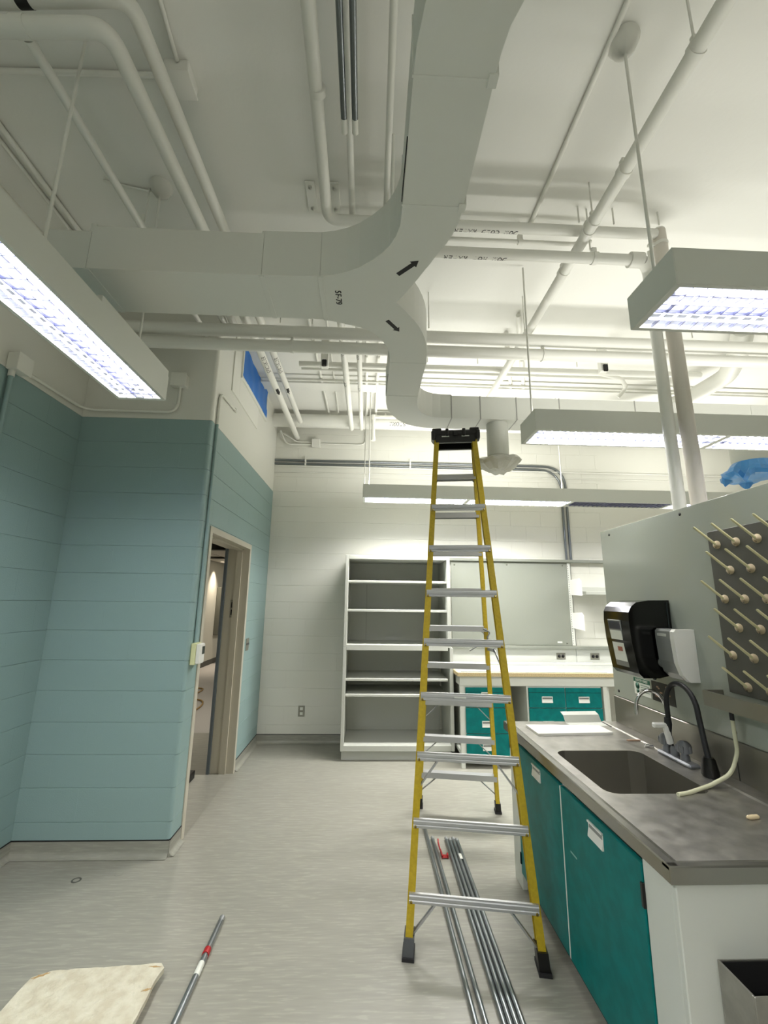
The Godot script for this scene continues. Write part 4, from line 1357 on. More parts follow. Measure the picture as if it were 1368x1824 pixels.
func build_pipes() -> void:
	var V := func(x: float, y: float, z: float) -> Vector3: return Vector3(x, y, z)
	var t: Node3D
	# --- left: three lengthwise pipes over the left light
	t = pipe("water_pipe", "thick white pipe elbowing from the left, middle of three lengthwise pipes over the left light", "pipe", [V.call(-2.26, 3.80, -1.315), V.call(-1.040, 3.80, -1.272), V.call(-1.012, 3.80, -2.3), V.call(-0.985, 3.80, -3.3), V.call(-0.98, 3.80, -5.49)], 0.034, 0.07)
	sleeve(t, V.call(-1.345, 3.80, -1.283), V.call(-1.40, 3.80, -1.285), 0.037)
	t = pipe("branch_pipe", "thin white pipe teed off the elbowed pipe, leftmost lengthwise pipe", "pipe", [V.call(-1.372, 3.80, -1.32), V.call(-1.372, 3.80, -3.23)], 0.021)
	hanger(t, V.call(-1.372, 3.8, -2.2), 0.02)
	t = pipe("water_pipe", "thick white pipe with black tape near its elbow, rightmost of three over the left light", "pipe", [V.call(-2.26, 3.90, -1.305), V.call(-0.954, 3.90, -1.232), V.call(-0.932, 3.90, -2.2), V.call(-0.915, 3.90, -3.5), V.call(-0.897, 3.90, -5.18)], 0.031, 0.07)
	var tp := mb()
	tube(tp, [V.call(-1.335, 3.90, -1.2533), V.call(-1.385, 3.90, -1.2561)], 0.0325, 18)
	obj("black_tape", tp, M.black_ink, t)
	sleeve(t, V.call(-1.395, 3.90, -1.2567), V.call(-1.47, 3.90, -1.2609), 0.0335, "pale_band")
	# writing and flow arrows on those two pipes beyond the fork
	var two := [[-0.983, 0.034, 3.80, -3.62], [-0.911, 0.031, 3.90, -3.80]]
	var hosts := [get_node("water_pipe"), get_node("water_pipe_001")]
	for i in 2:
		var e: Array = two[i]
		var nrm := Vector3(0.45, -0.893, 0)
		var facing := Basis(Vector3(0, 0, 1), Vector3(-0.893, -0.45, 0), nrm)
		at_part("pipe_lettering", bent_text("SPRINKLER", 0.036, e[1]), M.black_ink, hosts[i], Transform3D(facing, V.call(e[0], e[2], e[3])))
		at_part("flow_arrow", bent_arrow(0.13, 0.030, e[1]), M.black_ink, hosts[i], Transform3D(facing, V.call(e[0] + 0.003, e[2], e[3] - 0.52)))
	for e in [[-1.10, "short white pipe over the far side of the duct, left of a matching one", 0.030], [-1.168, "short white pipe over the duct, leftmost of the two beside the corner", 0.026]]:
		pipe("stub_pipe", e[1], "pipe", [V.call(e[0], 3.79, -2.35), V.call(e[0], 3.79, -3.10)], e[2])
	# --- ceiling conduits and boxes, upper left
	t = pipe("ceiling_conduit", "white conduit crossing the ceiling to a junction box, upper left", "conduit", [V.call(-2.2, 4.082, -1.63), V.call(-0.98, 4.082, -1.60)], 0.012)
	t = thing("junction_box", "square white junction box on the ceiling, right of the lengthwise pipes", "junction box", V.call(-0.93, CEIL, -1.6))
	obj("box", bx(-0.99, 4.035, -1.66, -0.875, CEIL, -1.545, 0.004), M.pipe_white, t)
	obj("cover", bx(-0.995, 4.028, -1.665, -0.87, 4.036, -1.54, 0.002), M.pipe_white, t)
	pipe("ceiling_conduit", "thin white conduit running from the ceiling junction box towards the viewer", "conduit", [V.call(-0.925, 4.084, -1.54), V.call(-0.905, 4.084, -1.30), V.call(-0.86, 4.084, -0.6)], 0.010)
	t = pipe("ceiling_conduit", "pair of white conduits along the ceiling above the blue wall, upper left edge", "conduit", [V.call(-1.965, 4.078, -0.9), V.call(-2.005, 4.078, -3.23)], 0.016)
	var s2 := mb()
	tube(s2, [V.call(-2.03, 4.085, -0.9), V.call(-2.068, 4.085, -3.23)], 0.012)
	obj("second_run", s2, M.pipe_white, t)
	pipe("ceiling_conduit", "thin white conduit reaching the canopy of the left light", "conduit", [V.call(-1.62, 4.09, -2.16), V.call(-1.30, 4.088, -2.23)], 0.007)
	# --- cold and hot water runs, elbowing off to the right
	t = pipe("cold_water_pipe", "white pipe from overhead that elbows right and is lettered DOM COLD WATER", "pipe", [V.call(-0.25, 3.92, 0.6), V.call(-0.285, 3.92, -2.19), V.call(1.60, 3.92, -2.19), V.call(1.80, 3.985, -2.25)], 0.031, 0.075)
	clamp_on(t, V.call(-0.268, 3.92, -1.52), Vector3(0, 0, 1), 0.031)
	hanger(t, V.call(-0.262, 3.92, -1.25), 0.03)
	hanger(t, V.call(1.278, 3.92, -2.19), 0.03)
	hanger(t, V.call(1.50, 3.92, -2.19), 0.03)
	var up := Basis(Vector3(-1, 0, 0), Vector3(0, 0.30, -0.954).normalized(), Vector3(0, -0.954, -0.30).normalized())
	at_part("pipe_lettering", bent_text("DOM COLD WATER", 0.034, 0.031), M.black_ink, t, Transform3D(up, V.call(0.69, 3.92, -2.19)))
	t = pipe("hot_water_pipe", "white pipe lettered DOM HOT WATER, running right to the riser", "pipe", [V.call(-0.125, 3.738, -2.203), V.call(1.66, 3.738, -2.203)], 0.032)
	at_part("pipe_lettering", bent_text("DOM HOT WATER", 0.036, 0.032), M.black_ink, t, Transform3D(up, V.call(0.62, 3.738, -2.203)))
	clamp_on(t, V.call(1.36, 3.738, -2.203), Vector3(1, 0, 0), 0.032)
	sleeve(t, V.call(1.58, 3.738, -2.203), V.call(1.66, 3.738, -2.203), 0.045, "tee")
	hanger(t, V.call(1.34, 3.738, -2.203), 0.03)
	t = pipe("return_pipe", "thin white pipe between the cold and hot water pipes", "pipe", [V.call(-0.1, 3.95, -2.32), V.call(1.30, 3.95, -2.32), V.call(1.42, 3.975, -2.32)], 0.013)
	clamp_on(t, V.call(0.95, 3.95, -2.32), Vector3(1, 0, 0), 0.013)
	hanger(t, V.call(0.95, 3.95, -2.32), 0.012)
	# risers behind the splash panel
	t = pipe("riser_pipe", "white riser nearer the ladder, rising from behind the grey panel to the hot water pipe", "pipe", [V.call(1.748, 1.045, -2.27), V.call(1.742, 3.738, -2.27), V.call(1.662, 3.738, -2.205)], 0.033, 0.06)
	t = pipe("riser_pipe", "thicker white riser with stained paint, right of the other riser above the grey panel", "pipe", [V.call(1.872, 1.045, -2.27), V.call(1.845, 4.02, -2.27)], 0.041, 0.0, M.rust_white)
	var dome := mb()
	lathe(dome, V.call(1.845, 4.02, -2.27), Vector3.UP, [[0.041, 0.0], [0.038, 0.012], [0.025, 0.022], [0.0, 0.026]])
	obj("rounded_cap", dome, M.pipe_white, t)
	clamp_on(t, V.call(1.846, 3.92, -2.27), Vector3(0, 1, 0), 0.041, 0.02)
	obj("hanger_rod", cyl(V.call(1.80, 4.0, -2.2), V.call(1.80, CEIL, -2.2), 0.005, 8), M.pipe_white, t)
	pipe("thin_riser", "thin white conduit between the two risers above the grey panel", "conduit", [V.call(1.813, 1.045, -2.30), V.call(1.785, 3.9, -2.30)], 0.009)
	# --- long diagonal-looking pipe on the right
	t = pipe("drain_pipe", "long white pipe with hangers running from overhead right to the back wall", "pipe", [V.call(1.262, 3.82, 0.6), V.call(1.285, 3.82, -5.49)], 0.033)
	for z in [-1.73, -2.10, -2.42]:
		clamp_on(t, V.call(1.27, 3.82, z), Vector3(0, 0, 1), 0.033)
	for z in [-1.24, -2.03]:
		clamp_on(t, V.call(1.268, 3.82, z), Vector3(0, 0, 1), 0.033, 0.02)
		hanger(t, V.call(1.268, 3.82, z), 0.033)
	pipe("ceiling_conduit", "white conduit on the ceiling passing the round canopy above the sink counter", "conduit", [V.call(1.015, 4.087, 0.6), V.call(1.027, 4.087, -1.46), V.call(1.024, 4.087, -2.35)], 0.0125)
	# --- two big crosswise pipes
	t = pipe("main_pipe", "upper of the two thick white pipes crossing the room behind the duct", "pipe", [V.call(-2.26, 3.695, -3.0), V.call(6.19, 3.705, -3.0)], 0.047, 0.0, null, 22)
	for x in [-0.72, -0.47, 0.45, 1.22, 2.6]: hanger(t, V.call(x, 3.7, -3.0), 0.045)
	t = pipe("main_pipe", "lower of the two thick white pipes crossing the room behind the duct", "pipe", [V.call(-2.26, 3.578, -3.01), V.call(6.19, 3.588, -3.01)], 0.045, 0.0, null, 22)
	for x in [-0.62, 1.36]: clamp_on(t, V.call(x, 3.58, -3.01), Vector3(1, 0, 0), 0.045, 0.02)
	# --- far lengthwise pipes between the crosswise mains and the back wall
	t = pipe("far_pipe", "lettered white pipe running to the back wall, left one under the fork", "pipe", [V.call(-0.255, 3.83, -2.45), V.call(-0.238, 3.83, -5.2)], 0.030)
	var dn2 := Basis(Vector3(0, 0, 1), Vector3(-0.8, 0.6, 0), Vector3(-0.6, -0.8, 0))
	at_part("pipe_lettering", bent_text("VENT", 0.034, 0.030), M.black_ink, t, Transform3D(dn2, V.call(-0.249, 3.83, -3.45)))
	at_part("pipe_lettering", bent_text("VENT", 0.034, 0.030), M.black_ink, t, Transform3D(dn2, V.call(-0.247, 3.83, -4.0)))
	t = pipe("far_pipe", "lettered white pipe running to the back wall, right one under the fork", "pipe", [V.call(-0.112, 3.83, -2.45), V.call(-0.110, 3.83, -5.2)], 0.024)
	at_part("pipe_lettering", bent_text("VENT", 0.030, 0.024), M.black_ink, t, Transform3D(dn2, V.call(-0.112, 3.83, -3.5)))
	at_part("pipe_lettering", bent_text("VENT", 0.030, 0.024), M.black_ink, t, Transform3D(dn2, V.call(-0.111, 3.83, -4.1)))
	pipe("far_conduit", "thin white conduit just right of the lettered pipes", "conduit", [V.call(-0.05, 4.06, -3.2), V.call(-0.05, 4.06, -5.3)], 0.016)
	pipe("far_conduit", "second thin white conduit right of the lettered pipes, beside the duct arm", "conduit", [V.call(0.07, 4.06, -3.2), V.call(0.07, 4.06, -5.3)], 0.018)
	pipe("far_conduit", "thin white conduit left of the lettered pipes", "conduit", [V.call(-0.56, 4.07, -3.2), V.call(-0.545, 4.07, -5.3)], 0.014)
	pipe("far_conduit", "thinnest white conduit left of the lettered pipes", "conduit", [V.call(-0.40, 4.07, -3.2), V.call(-0.42, 4.07, -5.3)], 0.010)
	# overhead lengthwise pipes and new steel conduits
	pipe("overhead_pipe", "slim white pipe between the steel conduits, running under the ceiling", "pipe", [V.call(-0.121, 3.985, 0.6), V.call(-0.137, 3.985, -2.36)], 0.018)
	var n := 0
	for e in [[-0.146, 3.885], [-0.094, 3.885]]:
		var q := pipe("steel_conduit", ["new bare steel conduit under the ceiling, left of the slim white pipe", "new bare steel conduit under the ceiling, right of the slim white pipe"][n], "conduit", [V.call(e[0] + 0.005, e[1], 0.6), V.call(e[0] - 0.008, e[1], -1.66)], 0.0145, 0.0, M.conduit_dark, 14, "new overhead steel conduits")
		sleeve(q, V.call(e[0] - 0.0075, e[1], -1.60), V.call(e[0] - 0.0075, e[1], -1.665), 0.0155, "end_bush")
		n += 1
	t = pipe("overhead_pipe", "thin white pipe left of the duct arm, running under the ceiling", "pipe", [V.call(0.039, 3.985, 0.6), V.call(0.072, 3.985, -2.3)], 0.017)
	obj("drop_leg", cyl(V.call(0.087, 3.96, -1.72), V.call(0.087, 3.60, -1.74), 0.008, 8), M.pipe_white, t)
	t = thing("ceiling_bracket", "pair of white bolted plates on the ceiling beside the cold water elbow", "bracket", V.call(-0.32, CEIL, -2.2))
	for x in [-0.39, -0.245]:
		obj("plate", bx(x - 0.03, 4.085, -2.30, x + 0.03, CEIL, -2.10, 0.003), M.pipe_white, t)
		for z in [-2.27, -2.13]:
			var st := mb()
			lathe(st, V.call(x, 4.085, z), Vector3.DOWN, [[0.012, 0.0], [0.012, 0.008], [0.0, 0.009]], 6)
			obj("bolt", st, M.pipe_white, t)
	# --- far crosswise pipes and bits
	t = pipe("far_crosswise_pipe", "slim white crosswise pipe hung beyond the two thick mains", "pipe", [V.call(-0.7, 3.90, -3.80), V.call(3.3, 3.91, -3.78)], 0.028)
	for x in [0.55, 1.05, 2.05]: hanger(t, V.call(x, 3.9, -3.79), 0.028)
	pipe("far_crosswise_pipe", "second slim white crosswise pipe, just beyond the first beside the device box", "pipe", [V.call(-0.7, 3.93, -3.94), V.call(3.0, 3.94, -3.94)], 0.016)
	t = pipe("far_crosswise_pipe", "thin crosswise pipe close to the ceiling near the back wall", "pipe", [V.call(-1.2, 4.04, -4.36), V.call(4.6, 4.04, -4.36)], 0.014)
	t = thing("ceiling_beam", "shallow white ceiling beam across the room near the back wall", "beam", V.call(2.4, 4.05, -4.9))
	obj("beam", bx(-1.25, 4.045, -4.62, 6.19, CEIL, -4.44, 0.004), M.ceiling_paint, t)
	n = 0
	for e in [[1.33, -3.45, -4.75], [1.50, -3.20, -4.75]]:
		pipe("ceiling_strut", ["slim white strut left of a matching one, on the ceiling near the mid light", "slim white strut on the ceiling, right of a matching one near the mid light"][n], "strut", [V.call(e[0] - 0.1 if n == 0 else 1.255, 4.075, e[1]), V.call(1.72 if n == 0 else 1.875, 4.075, e[2])], 0.02)
		n += 1
	n = 0
	for e in [[2.20, -3.60], [-0.44, -3.68]]:
		t = thing("alarm_device", ["small white device with dark knob on far ceiling pipes, right of the duct", "small white device with black square on far ceiling, left of lettered pipes"][n], "device", V.call(e[0], 3.85, e[1]))
		obj("body", bx(e[0] - 0.035, 3.80, e[1] - 0.03, e[0] + 0.035, CEIL, e[1] + 0.03, 0.004), M.pipe_white, t)
		obj("dark_knob", bx(e[0] - 0.022, 3.79, e[1] + 0.03, e[0] + 0.022, 3.86, e[1] + 0.05, 0.006), M.gloss_black, t)
		n += 1
	pipe("flexible_conduit", "white flexible conduit hooking down above the mid light", "conduit", [V.call(2.20, 3.92, -3.80), V.call(2.55, 3.90, -3.88), V.call(2.66, 3.86, -3.98), V.call(2.60, 3.78, -4.04)], 0.020, 0.1)
	t = pipe("round_duct", "round white duct bending down near the ceiling at the far right", "air duct", [V.call(3.20, 4.0, -3.15), V.call(3.42, 3.98, -3.45), V.call(3.62, 3.94, -3.82), V.call(3.50, 3.88, -4.22), V.call(3.10, 3.80, -4.60)], 0.085, 0.2, null, 24)
	# --- back wall: storm pipe, conduits, boxes
	t = pipe("storm_pipe", "thick white pipe along the top of the back wall lettered STORM", "pipe", [V.call(-1.26, 3.955, -5.28), V.call(6.19, 3.965, -5.28)], 0.088, 0.0, null, 26)
	at_part("pipe_lettering", bent_text("STORM", 0.05, 0.088), M.black_ink, t, Transform3D(Basis(Vector3(-1, 0, 0), Vector3(0, -1, 0), Vector3(0, 0, 1)).rotated(Vector3.RIGHT, 0.5), V.call(0.36, 3.957, -5.28)))
	for x in [-0.95, 0.2]: clamp_on(t, V.call(x, 3.96, -5.28), Vector3(1, 0, 0), 0.088, 0.025)
	t = pipe("capped_stub", "capped white pipe stub dropping below the storm pipe", "pipe", [V.call(0.55, 3.98, -5.15), V.call(0.04, 3.98, -5.15), V.call(0.044, 3.66, -5.15)], 0.024, 0.03)
	sleeve(t, V.call(0.044, 3.70, -5.15), V.call(0.044, 3.655, -5.15), 0.030, "cap")
	sleeve(t, V.call(0.04, 3.94, -5.15), V.call(0.04, 4.0, -5.15), 0.032, "elbow")
	t = thing("wall_junction_box", "white junction box high on the back wall beside the doorway wall", "junction box", V.call(-0.72, 3.71, -5.48))
	obj("box", bx(-0.775, 3.665, -5.4995, -0.665, 3.775, -5.44, 0.004), M.pipe_white, t)
	pipe("wall_conduit", "white conduit bending from the junction box up to the left under the storm pipe", "conduit", [V.call(-0.78, 3.70, -5.475), V.call(-1.12, 3.70, -5.475), V.call(-1.20, 3.87, -5.44)], 0.012, 0.10)
	pipe("wall_conduit", "second white conduit bending left from the junction box", "conduit", [V.call(-0.78, 3.735, -5.475), V.call(-0.98, 3.735, -5.475), V.call(-1.16, 3.84, -5.44)], 0.010, 0.10)
	pipe("wall_conduit", "thin white conduit from the junction box to the right, turning up", "conduit", [V.call(-0.66, 3.72, -5.485), V.call(-0.06, 3.72, -5.485), V.call(-0.06, 3.92, -5.485)], 0.008, 0.08)
	t = pipe("wire_mould", "thin vertical white wire drop from the ceiling to the far trough light", "conduit", [V.call(-0.05, CEIL, -4.62), V.call(-0.05, 2.90, -4.62)], 0.005)
	n = 0
	for e in [[3.475, 2.66, 0.016], [3.425, 2.60, 0.014], [3.385, 2.58, 0.010]]:
		var yy: float = e[0]
		var pts := [V.call(-1.255, yy, -5.48), V.call(e[1], yy, -5.48), V.call(e[1], 2.20, -5.48)]
		if n == 2: pts = [V.call(-1.255, 3.40, -5.485), V.call(2.9, 3.40, -5.485), V.call(5.2, 3.40, -5.485)]
		t = pipe("steel_wall_conduit", ["upper grey steel conduit along the back wall, bending down behind the far light", "second grey steel conduit along the back wall, bending down behind the far light", "thin lowest conduit straight along the back wall below the bending pair"][n], "conduit", pts, e[2], 0.30 if n < 2 else 0.0, M.conduit_dark if n < 2 else M.pipe_white, 12, "back wall conduits")
		for x in [-0.85, 0.55, 1.9]:
			clamp_on(t, V.call(x, pts[0].y, pts[0].z), Vector3(1, 0, 0), e[2], 0.02)
		n += 1
	pipe("steel_wall_conduit", "thin white conduit straight along the back wall above the far light", "conduit", [V.call(-1.255, 3.315, -5.488), V.call(5.2, 3.315, -5.488)], 0.007, 0.0, null, 10, "")

# ---------------------------------------------------------------- fittings on the walls
func build_wall_fittings() -> void:
	var t := thing("junction_box", "white junction box on the left wall where the conduits meet", "junction box", Vector3(-2.24, 3.09, -2.55))
	obj("box", bx(-2.2695, 3.04, -2.61, -2.20, 3.15, -2.50, 0.004), M.white_paint, t)
	obj("cover", bx(-2.20, 3.035, -2.615, -2.194, 3.155, -2.495, 0.002), M.white_paint, t)
	var c := pipe("wall_conduit", "blue painted conduit dropping from the junction box down the left wall", "conduit", [Vector3(-2.25, 3.04, -2.53), Vector3(-2.25, 0.8, -2.53)], 0.013, 0.0, M.block_blue, 12)
	sleeve(c, Vector3(-2.25, 3.04, -2.53), Vector3(-2.25, 3.0, -2.53), 0.018)
	pipe("wall_conduit", "white conduit running round the corner above the blue paint and bending up", "conduit", [Vector3(-2.252, 3.085, -2.61), Vector3(-2.252, 3.10, -3.214), Vector3(-1.53, 3.10, -3.216), Vector3(-1.53, 3.32, -3.216)], 0.011, 0.09, M.white_paint, 12)
	t = thing("junction_box", "white junction box on the short wall above the blue paint", "junction box", Vector3(-1.53, 3.36, -3.22))
	obj("box", bx(-1.59, 3.31, -3.2355, -1.475, 3.415, -3.175, 0.004), M.white_paint, t)
	obj("cover", bx(-1.594, 3.306, -3.175, -1.471, 3.419, -3.170, 0.002), M.white_paint, t)
	c = pipe("thermostat_conduit", "painted conduit beside the rounded corner, from the thermostat up to a bend", "conduit", [Vector3(-1.247, 1.34, -3.315), Vector3(-1.247, BLUE_TOP, -3.32)], 0.0115, 0.0, M.block_blue, 12)
	var up := mb()
	tube(up, bend([Vector3(-1.247, BLUE_TOP, -3.32), Vector3(-1.247, 3.335, -3.32), Vector3(-1.247, 3.36, -3.72)], 0.10), 0.0115, 12)
	obj("upper_run", up, M.white_paint, c, "white painted upper length")
	sleeve(c, Vector3(-1.247, 3.36, -3.70), Vector3(-1.247, 3.362, -3.74), 0.016)
	t = thing("thermostat", "cream wall thermostat with a grey display beside the door frame", "thermostat", Vector3(-1.24, 1.26, -3.32))
	obj("back_plate", bx(-1.2595, 1.185, -3.375, -1.225, 1.335, -3.27, 0.004), M.thermo_cream, t)
	obj("cover", bx(-1.225, 1.19, -3.37, -1.195, 1.33, -3.275, 0.006), M.white_plastic, t)
	obj("display", bx(-1.195, 1.255, -3.365, -1.193, 1.31, -3.318), M.screen_grey, t)
	t = thing("light_switch", "steel switch plate with a dark slot on the blue wall right of the doorway", "switch", Vector3(-1.25, 1.2, -4.78))
	obj("plate", bx(-1.2595, 1.12, -4.73, -1.253, 1.245, -4.835, 0.002), M.outlet_steel, t)
	obj("toggle_slot", bx(-1.253, 1.178, -4.735, -1.250, 1.196, -4.83), M.gloss_black, t)
	t = thing("wall_outlet", "steel outlet plate low on the back wall left of the bookcase", "outlet", Vector3(-0.747, 0.35, -5.49))
	obj("plate", bx(-0.785, 0.295, -5.4995, -0.710, 0.415, -5.492, 0.002), M.outlet_steel, t)
	for y in [0.328, 0.382]:
		obj("socket", bx(-0.765, y - 0.016, -5.492, -0.730, y + 0.016, -5.4895, 0.001), M.label_white, t)
	# faint round stains where table feet stood
	var n := 0
	for e in [[-1.694, -3.008, "darkest round foot mark on the floor by the short blue wall"], [-1.478, -3.07, "faint round foot mark on the floor nearest the rounded corner"], [-2.14, -3.12, "faint round foot mark on the floor in the left corner"]]:
		t = thing("floor_mark", e[2], "floor mark", Vector3(e[0], 0, e[1]), "round foot marks on the floor")
		var st := mb()
		for k in 20:
			var a := TAU * k / 20.0
			var b := TAU * (k + 1) / 20.0
			var p := func(r: float, ang: float) -> Vector3: return Vector3(e[0] + r * cos(ang), 0.0012, e[1] + r * sin(ang))
			quad(st, p.call(0.017, a), p.call(0.027, a), p.call(0.027, b), p.call(0.017, b), Vector3.UP)
			quad(st, p.call(0.027, a), p.call(0.027, a) - Vector3(0, 0.0012, 0), p.call(0.027, b) - Vector3(0, 0.0012, 0), p.call(0.027, b), Vector3(cos(a), 0, sin(a)))
		obj("ring", st, M.stain_ring if n == 0 else M.cove_vinyl, t)
		n += 1

# ---------------------------------------------------------------- things on and above the sink counter
func build_island_items() -> void:
	var yd := 0.879
	# paper towel dispenser
	var t := thing("towel_dispenser", "glossy black paper towel dispenser on the grey panel", "dispenser", Vector3(1.6, 1.27, -2.53))
	var x1 := 1.699
	var z0 := -2.640
	var z1 := -2.385
	var prof := []   # side view: (out from the wall, height)
	for p in [[0.0, 1.285], [0.10, 1.262], [0.19, 1.262], [0.212, 1.285], [0.236, 1.45], [0.242, 1.56], [0.238, 1.61], [0.222, 1.640], [0.19, 1.664], [0.12, 1.676], [0.0, 1.678]]:
		prof.append(Vector2(p[0], p[1]))
	var st := mb()
	profile(st, prof, Vector3(x1, 0, z0), Vector3(x1, 0, z1), Vector3.LEFT, Vector3.UP)
	obj("cover", st, M.gloss_black, t)
	obj("back_plate", bx(x1 - 0.02, 1.275, z0 - 0.006, x1, 1.67, z1 + 0.006, 0.004), M.gloss_black, t)
	var kn := mb()
	lathe(kn, Vector3(x1 - 0.075, 1.345, z1), Vector3.BACK, [[0.026, 0.0], [0.026, 0.010], [0.022, 0.014], [0.0, 0.0145]], 20)
	obj("feed_knob", kn, M.clear_grey, t)
	var pin := mb()
	lathe(pin, Vector3(x1 - 0.11, 1.263, z1 - 0.03), Vector3.DOWN, [[0.012, 0.0], [0.008, 0.012], [0.0, 0.013]], 10)
	obj("tear_pin", pin, M.gloss_black, t)
	# front label: navy band, white card, a hand print mark
	var slope := Basis(Vector3(0, 0, 1), Vector3(-0.13, 0.99, 0).normalized(), Vector3(-0.99, -0.13, 0).normalized())
	var fr := Transform3D(slope, Vector3(x1 - 0.229, 1.435, -2.525))
	var lb := mb()
	cbox(lb, Vector3(-0.062, -0.130, -0.004), Vector3(0.062, 0.130, 0.004), 0.001, fr)
	var lab := obj("label", lb, M.clear_grey, t)
	var e1 := mb()
	cbox(e1, Vector3(-0.057, 0.078, 0.004), Vector3(0.057, 0.122, 0.0048), 0.0, fr)
	obj("label_band", e1, M.label_navy, lab)
	var e2 := mb()
	cbox(e2, Vector3(-0.057, -0.10, 0.004), Vector3(0.057, 0.070, 0.0048), 0.0, fr)
	obj("label_card", e2, M.label_white, lab)
	var e3 := mb()
	cbox(e3, Vector3(-0.01, -0.045, 0.0048), Vector3(0.035, -0.02, 0.0056), 0.0, fr)
	obj("hand_print", e3, M.label_skin, lab)
	# soap dispenser
	t = thing("soap_dispenser", "white and grey soap dispenser on the panel, right of the black dispenser", "dispenser", Vector3(1.64, 1.27, -2.28))
	var sp := mb()
	profile(sp, [Vector2(0.0, 1.268), Vector2(0.05, 1.268), Vector2(0.085, 1.30), Vector2(0.105, 1.36), Vector2(0.112, 1.48), Vector2(0.110, 1.515), Vector2(0.098, 1.528), Vector2(0.0, 1.528)], Vector3(x1, 0, -2.252), Vector3(x1, 0, -2.222), Vector3.LEFT, Vector3.UP)
	obj("push_cover", sp, M.white_plastic, t)
	var cl := mb()
	profile(cl, [Vector2(0.0, 1.27), Vector2(0.048, 1.27), Vector2(0.082, 1.302), Vector2(0.102, 1.362), Vector2(0.109, 1.48), Vector2(0.107, 1.515), Vector2(0.095, 1.526), Vector2(0.0, 1.526)], Vector3(x1, 0, -2.372), Vector3(x1, 0, -2.2525), Vector3.LEFT, Vector3.UP)
	obj("front_window", cl, M.clear_grey, t, "grey translucent front")
	obj("print_patch", bx(x1 - 0.1095, 1.488, -2.355, x1 - 0.106, 1.502, -2.285), M.shelf_grey, t)
	# stickers below
	t = thing("safety_sticker", "green and white safety sticker on the grey panel below the black dispenser", "sticker", Vector3(1.699, 1.16, -2.71))
	obj("card", bx(1.6985, 1.108, -2.790, 1.6999, 1.205, -2.632), M.label_white, t)
	obj("green_band", bx(1.6978, 1.180, -2.790, 1.6985, 1.205, -2.632), M.label_green, t)
	var dm := mb()
	for q in [[-2.755, 1.158, 0.020], [-2.755, 1.128, 0.014]]:
		lathe(dm, Vector3(1.6985, q[1], q[2] * 0 + q[0]), Vector3.LEFT, [[q[2], 0.0], [q[2], 0.0008], [0.0, 0.0009]], 14)
	obj("eye_symbol", dm, M.label_green, t)
	for k in 4:
		obj("print_line", bx(1.6979, 1.165 - k * 0.012, -2.725, 1.6985, 1.168 - k * 0.012, -2.645), M.label_green, t)
	at_part("lettering", text_mesh("SAFETY FIRST", 0.0135, 0.0006), M.label_white, t, Transform3D(Basis(Vector3(0, 0, 1), Vector3(0, 1, 0), Vector3(-1, 0, 0)), Vector3(1.6976, 1.1925, -2.711)))
	t = thing("notice_sticker", "black notice sticker with worn white print behind the faucet", "sticker", Vector3(1.699, 1.16, -2.52))
	obj("card", bx(1.6985, 1.105, -2.618, 1.6999, 1.214, -2.425), M.black_plastic, t)
	rng.seed = 12
	for k in 9:
		var z := -2.60 + rng.randf() * 0.14
		var y := 1.118 + rng.randf() * 0.08
		obj("print_mark", bx(1.6979, y, z, 1.6985, y + 0.008, z + 0.012 + rng.randf() * 0.02), M.putty_tan, t)
	# faucet block with two knobs and a chrome gooseneck
	t = thing("faucet", "grey double faucet with star knobs and a chrome gooseneck spout behind the sink", "faucet", Vector3(1.60, yd, -2.31))
	obj("base_plate", bx(1.565, yd, -2.43, 1.625, yd + 0.022, -2.19, 0.008), M.faucet_grey, t)
	for z in [-2.385, -2.255]:
		var k := mb()
		lathe(k, Vector3(1.595, yd + 0.022, z), Vector3.UP, [[0.022, 0.0], [0.020, 0.02], [0.014, 0.03], [0.030, 0.036], [0.033, 0.05], [0.030, 0.075], [0.018, 0.086], [0.0, 0.088]], 16)
		var kb := obj("knob", k, M.faucet_grey, t)
		for a in 5:
			var an := TAU * a / 5.0
			var lobe := mb()
			lathe(lobe, Vector3(1.595 + 0.028 * cos(an), yd + 0.060, z + 0.028 * sin(an)), Vector3.UP, [[0.006, 0.0], [0.010, 0.006], [0.010, 0.026], [0.005, 0.032], [0.0, 0.033]], 8)
			obj("knob_lobe", lobe, M.faucet_grey, kb)
	var hub := mb()
	lathe(hub, Vector3(1.60, yd + 0.022, -2.335), Vector3.UP, [[0.020, 0.0], [0.020, 0.025], [0.014, 0.04], [0.0, 0.041]], 16)
	obj("hub", hub, M.faucet_grey, t)
	var goose := []
	for p in [Vector3(1.612, yd + 0.02, -2.38), Vector3(1.612, yd + 0.22, -2.38)]: goose.append(p)
	for i in 13:
		var a := PI * i / 12.0
		goose.append(Vector3(1.612 - 0.066 * (1.0 - cos(a)), yd + 0.245 + 0.072 * sin(a), -2.385 - 0.045 * i / 12.0))
	goose.append(Vector3(1.479, yd + 0.19, -2.434))
	var gs := mb()
	tube(gs, goose, 0.0095, 14)
	obj("gooseneck", gs, M.chrome, t, "chrome gooseneck spout")
	# drench hose: charcoal arch from a white squeeze valve to a weighted base
	t = thing("drench_hose", "charcoal eyewash hose arching from a white squeeze handle to a black base", "hose", Vector3(1.6, yd, -2.2))
	var hz := []
	for i in 21:
		var a := PI * i / 20.0
		hz.append(Vector3(1.592 + 0.006 * i / 20.0, 1.145 + 0.115 * sin(a), lerpf(-2.345, -2.135, (1.0 - cos(a)) / 2.0)))
	hz.push_front(Vector3(1.592, 1.06, -2.346))
	hz.append(Vector3(1.598, 1.03, -2.118))
	hz.append(Vector3(1.598, 0.955, -2.104))
	var hs := mb()
	tube(hs, hz, 0.0125, 14)
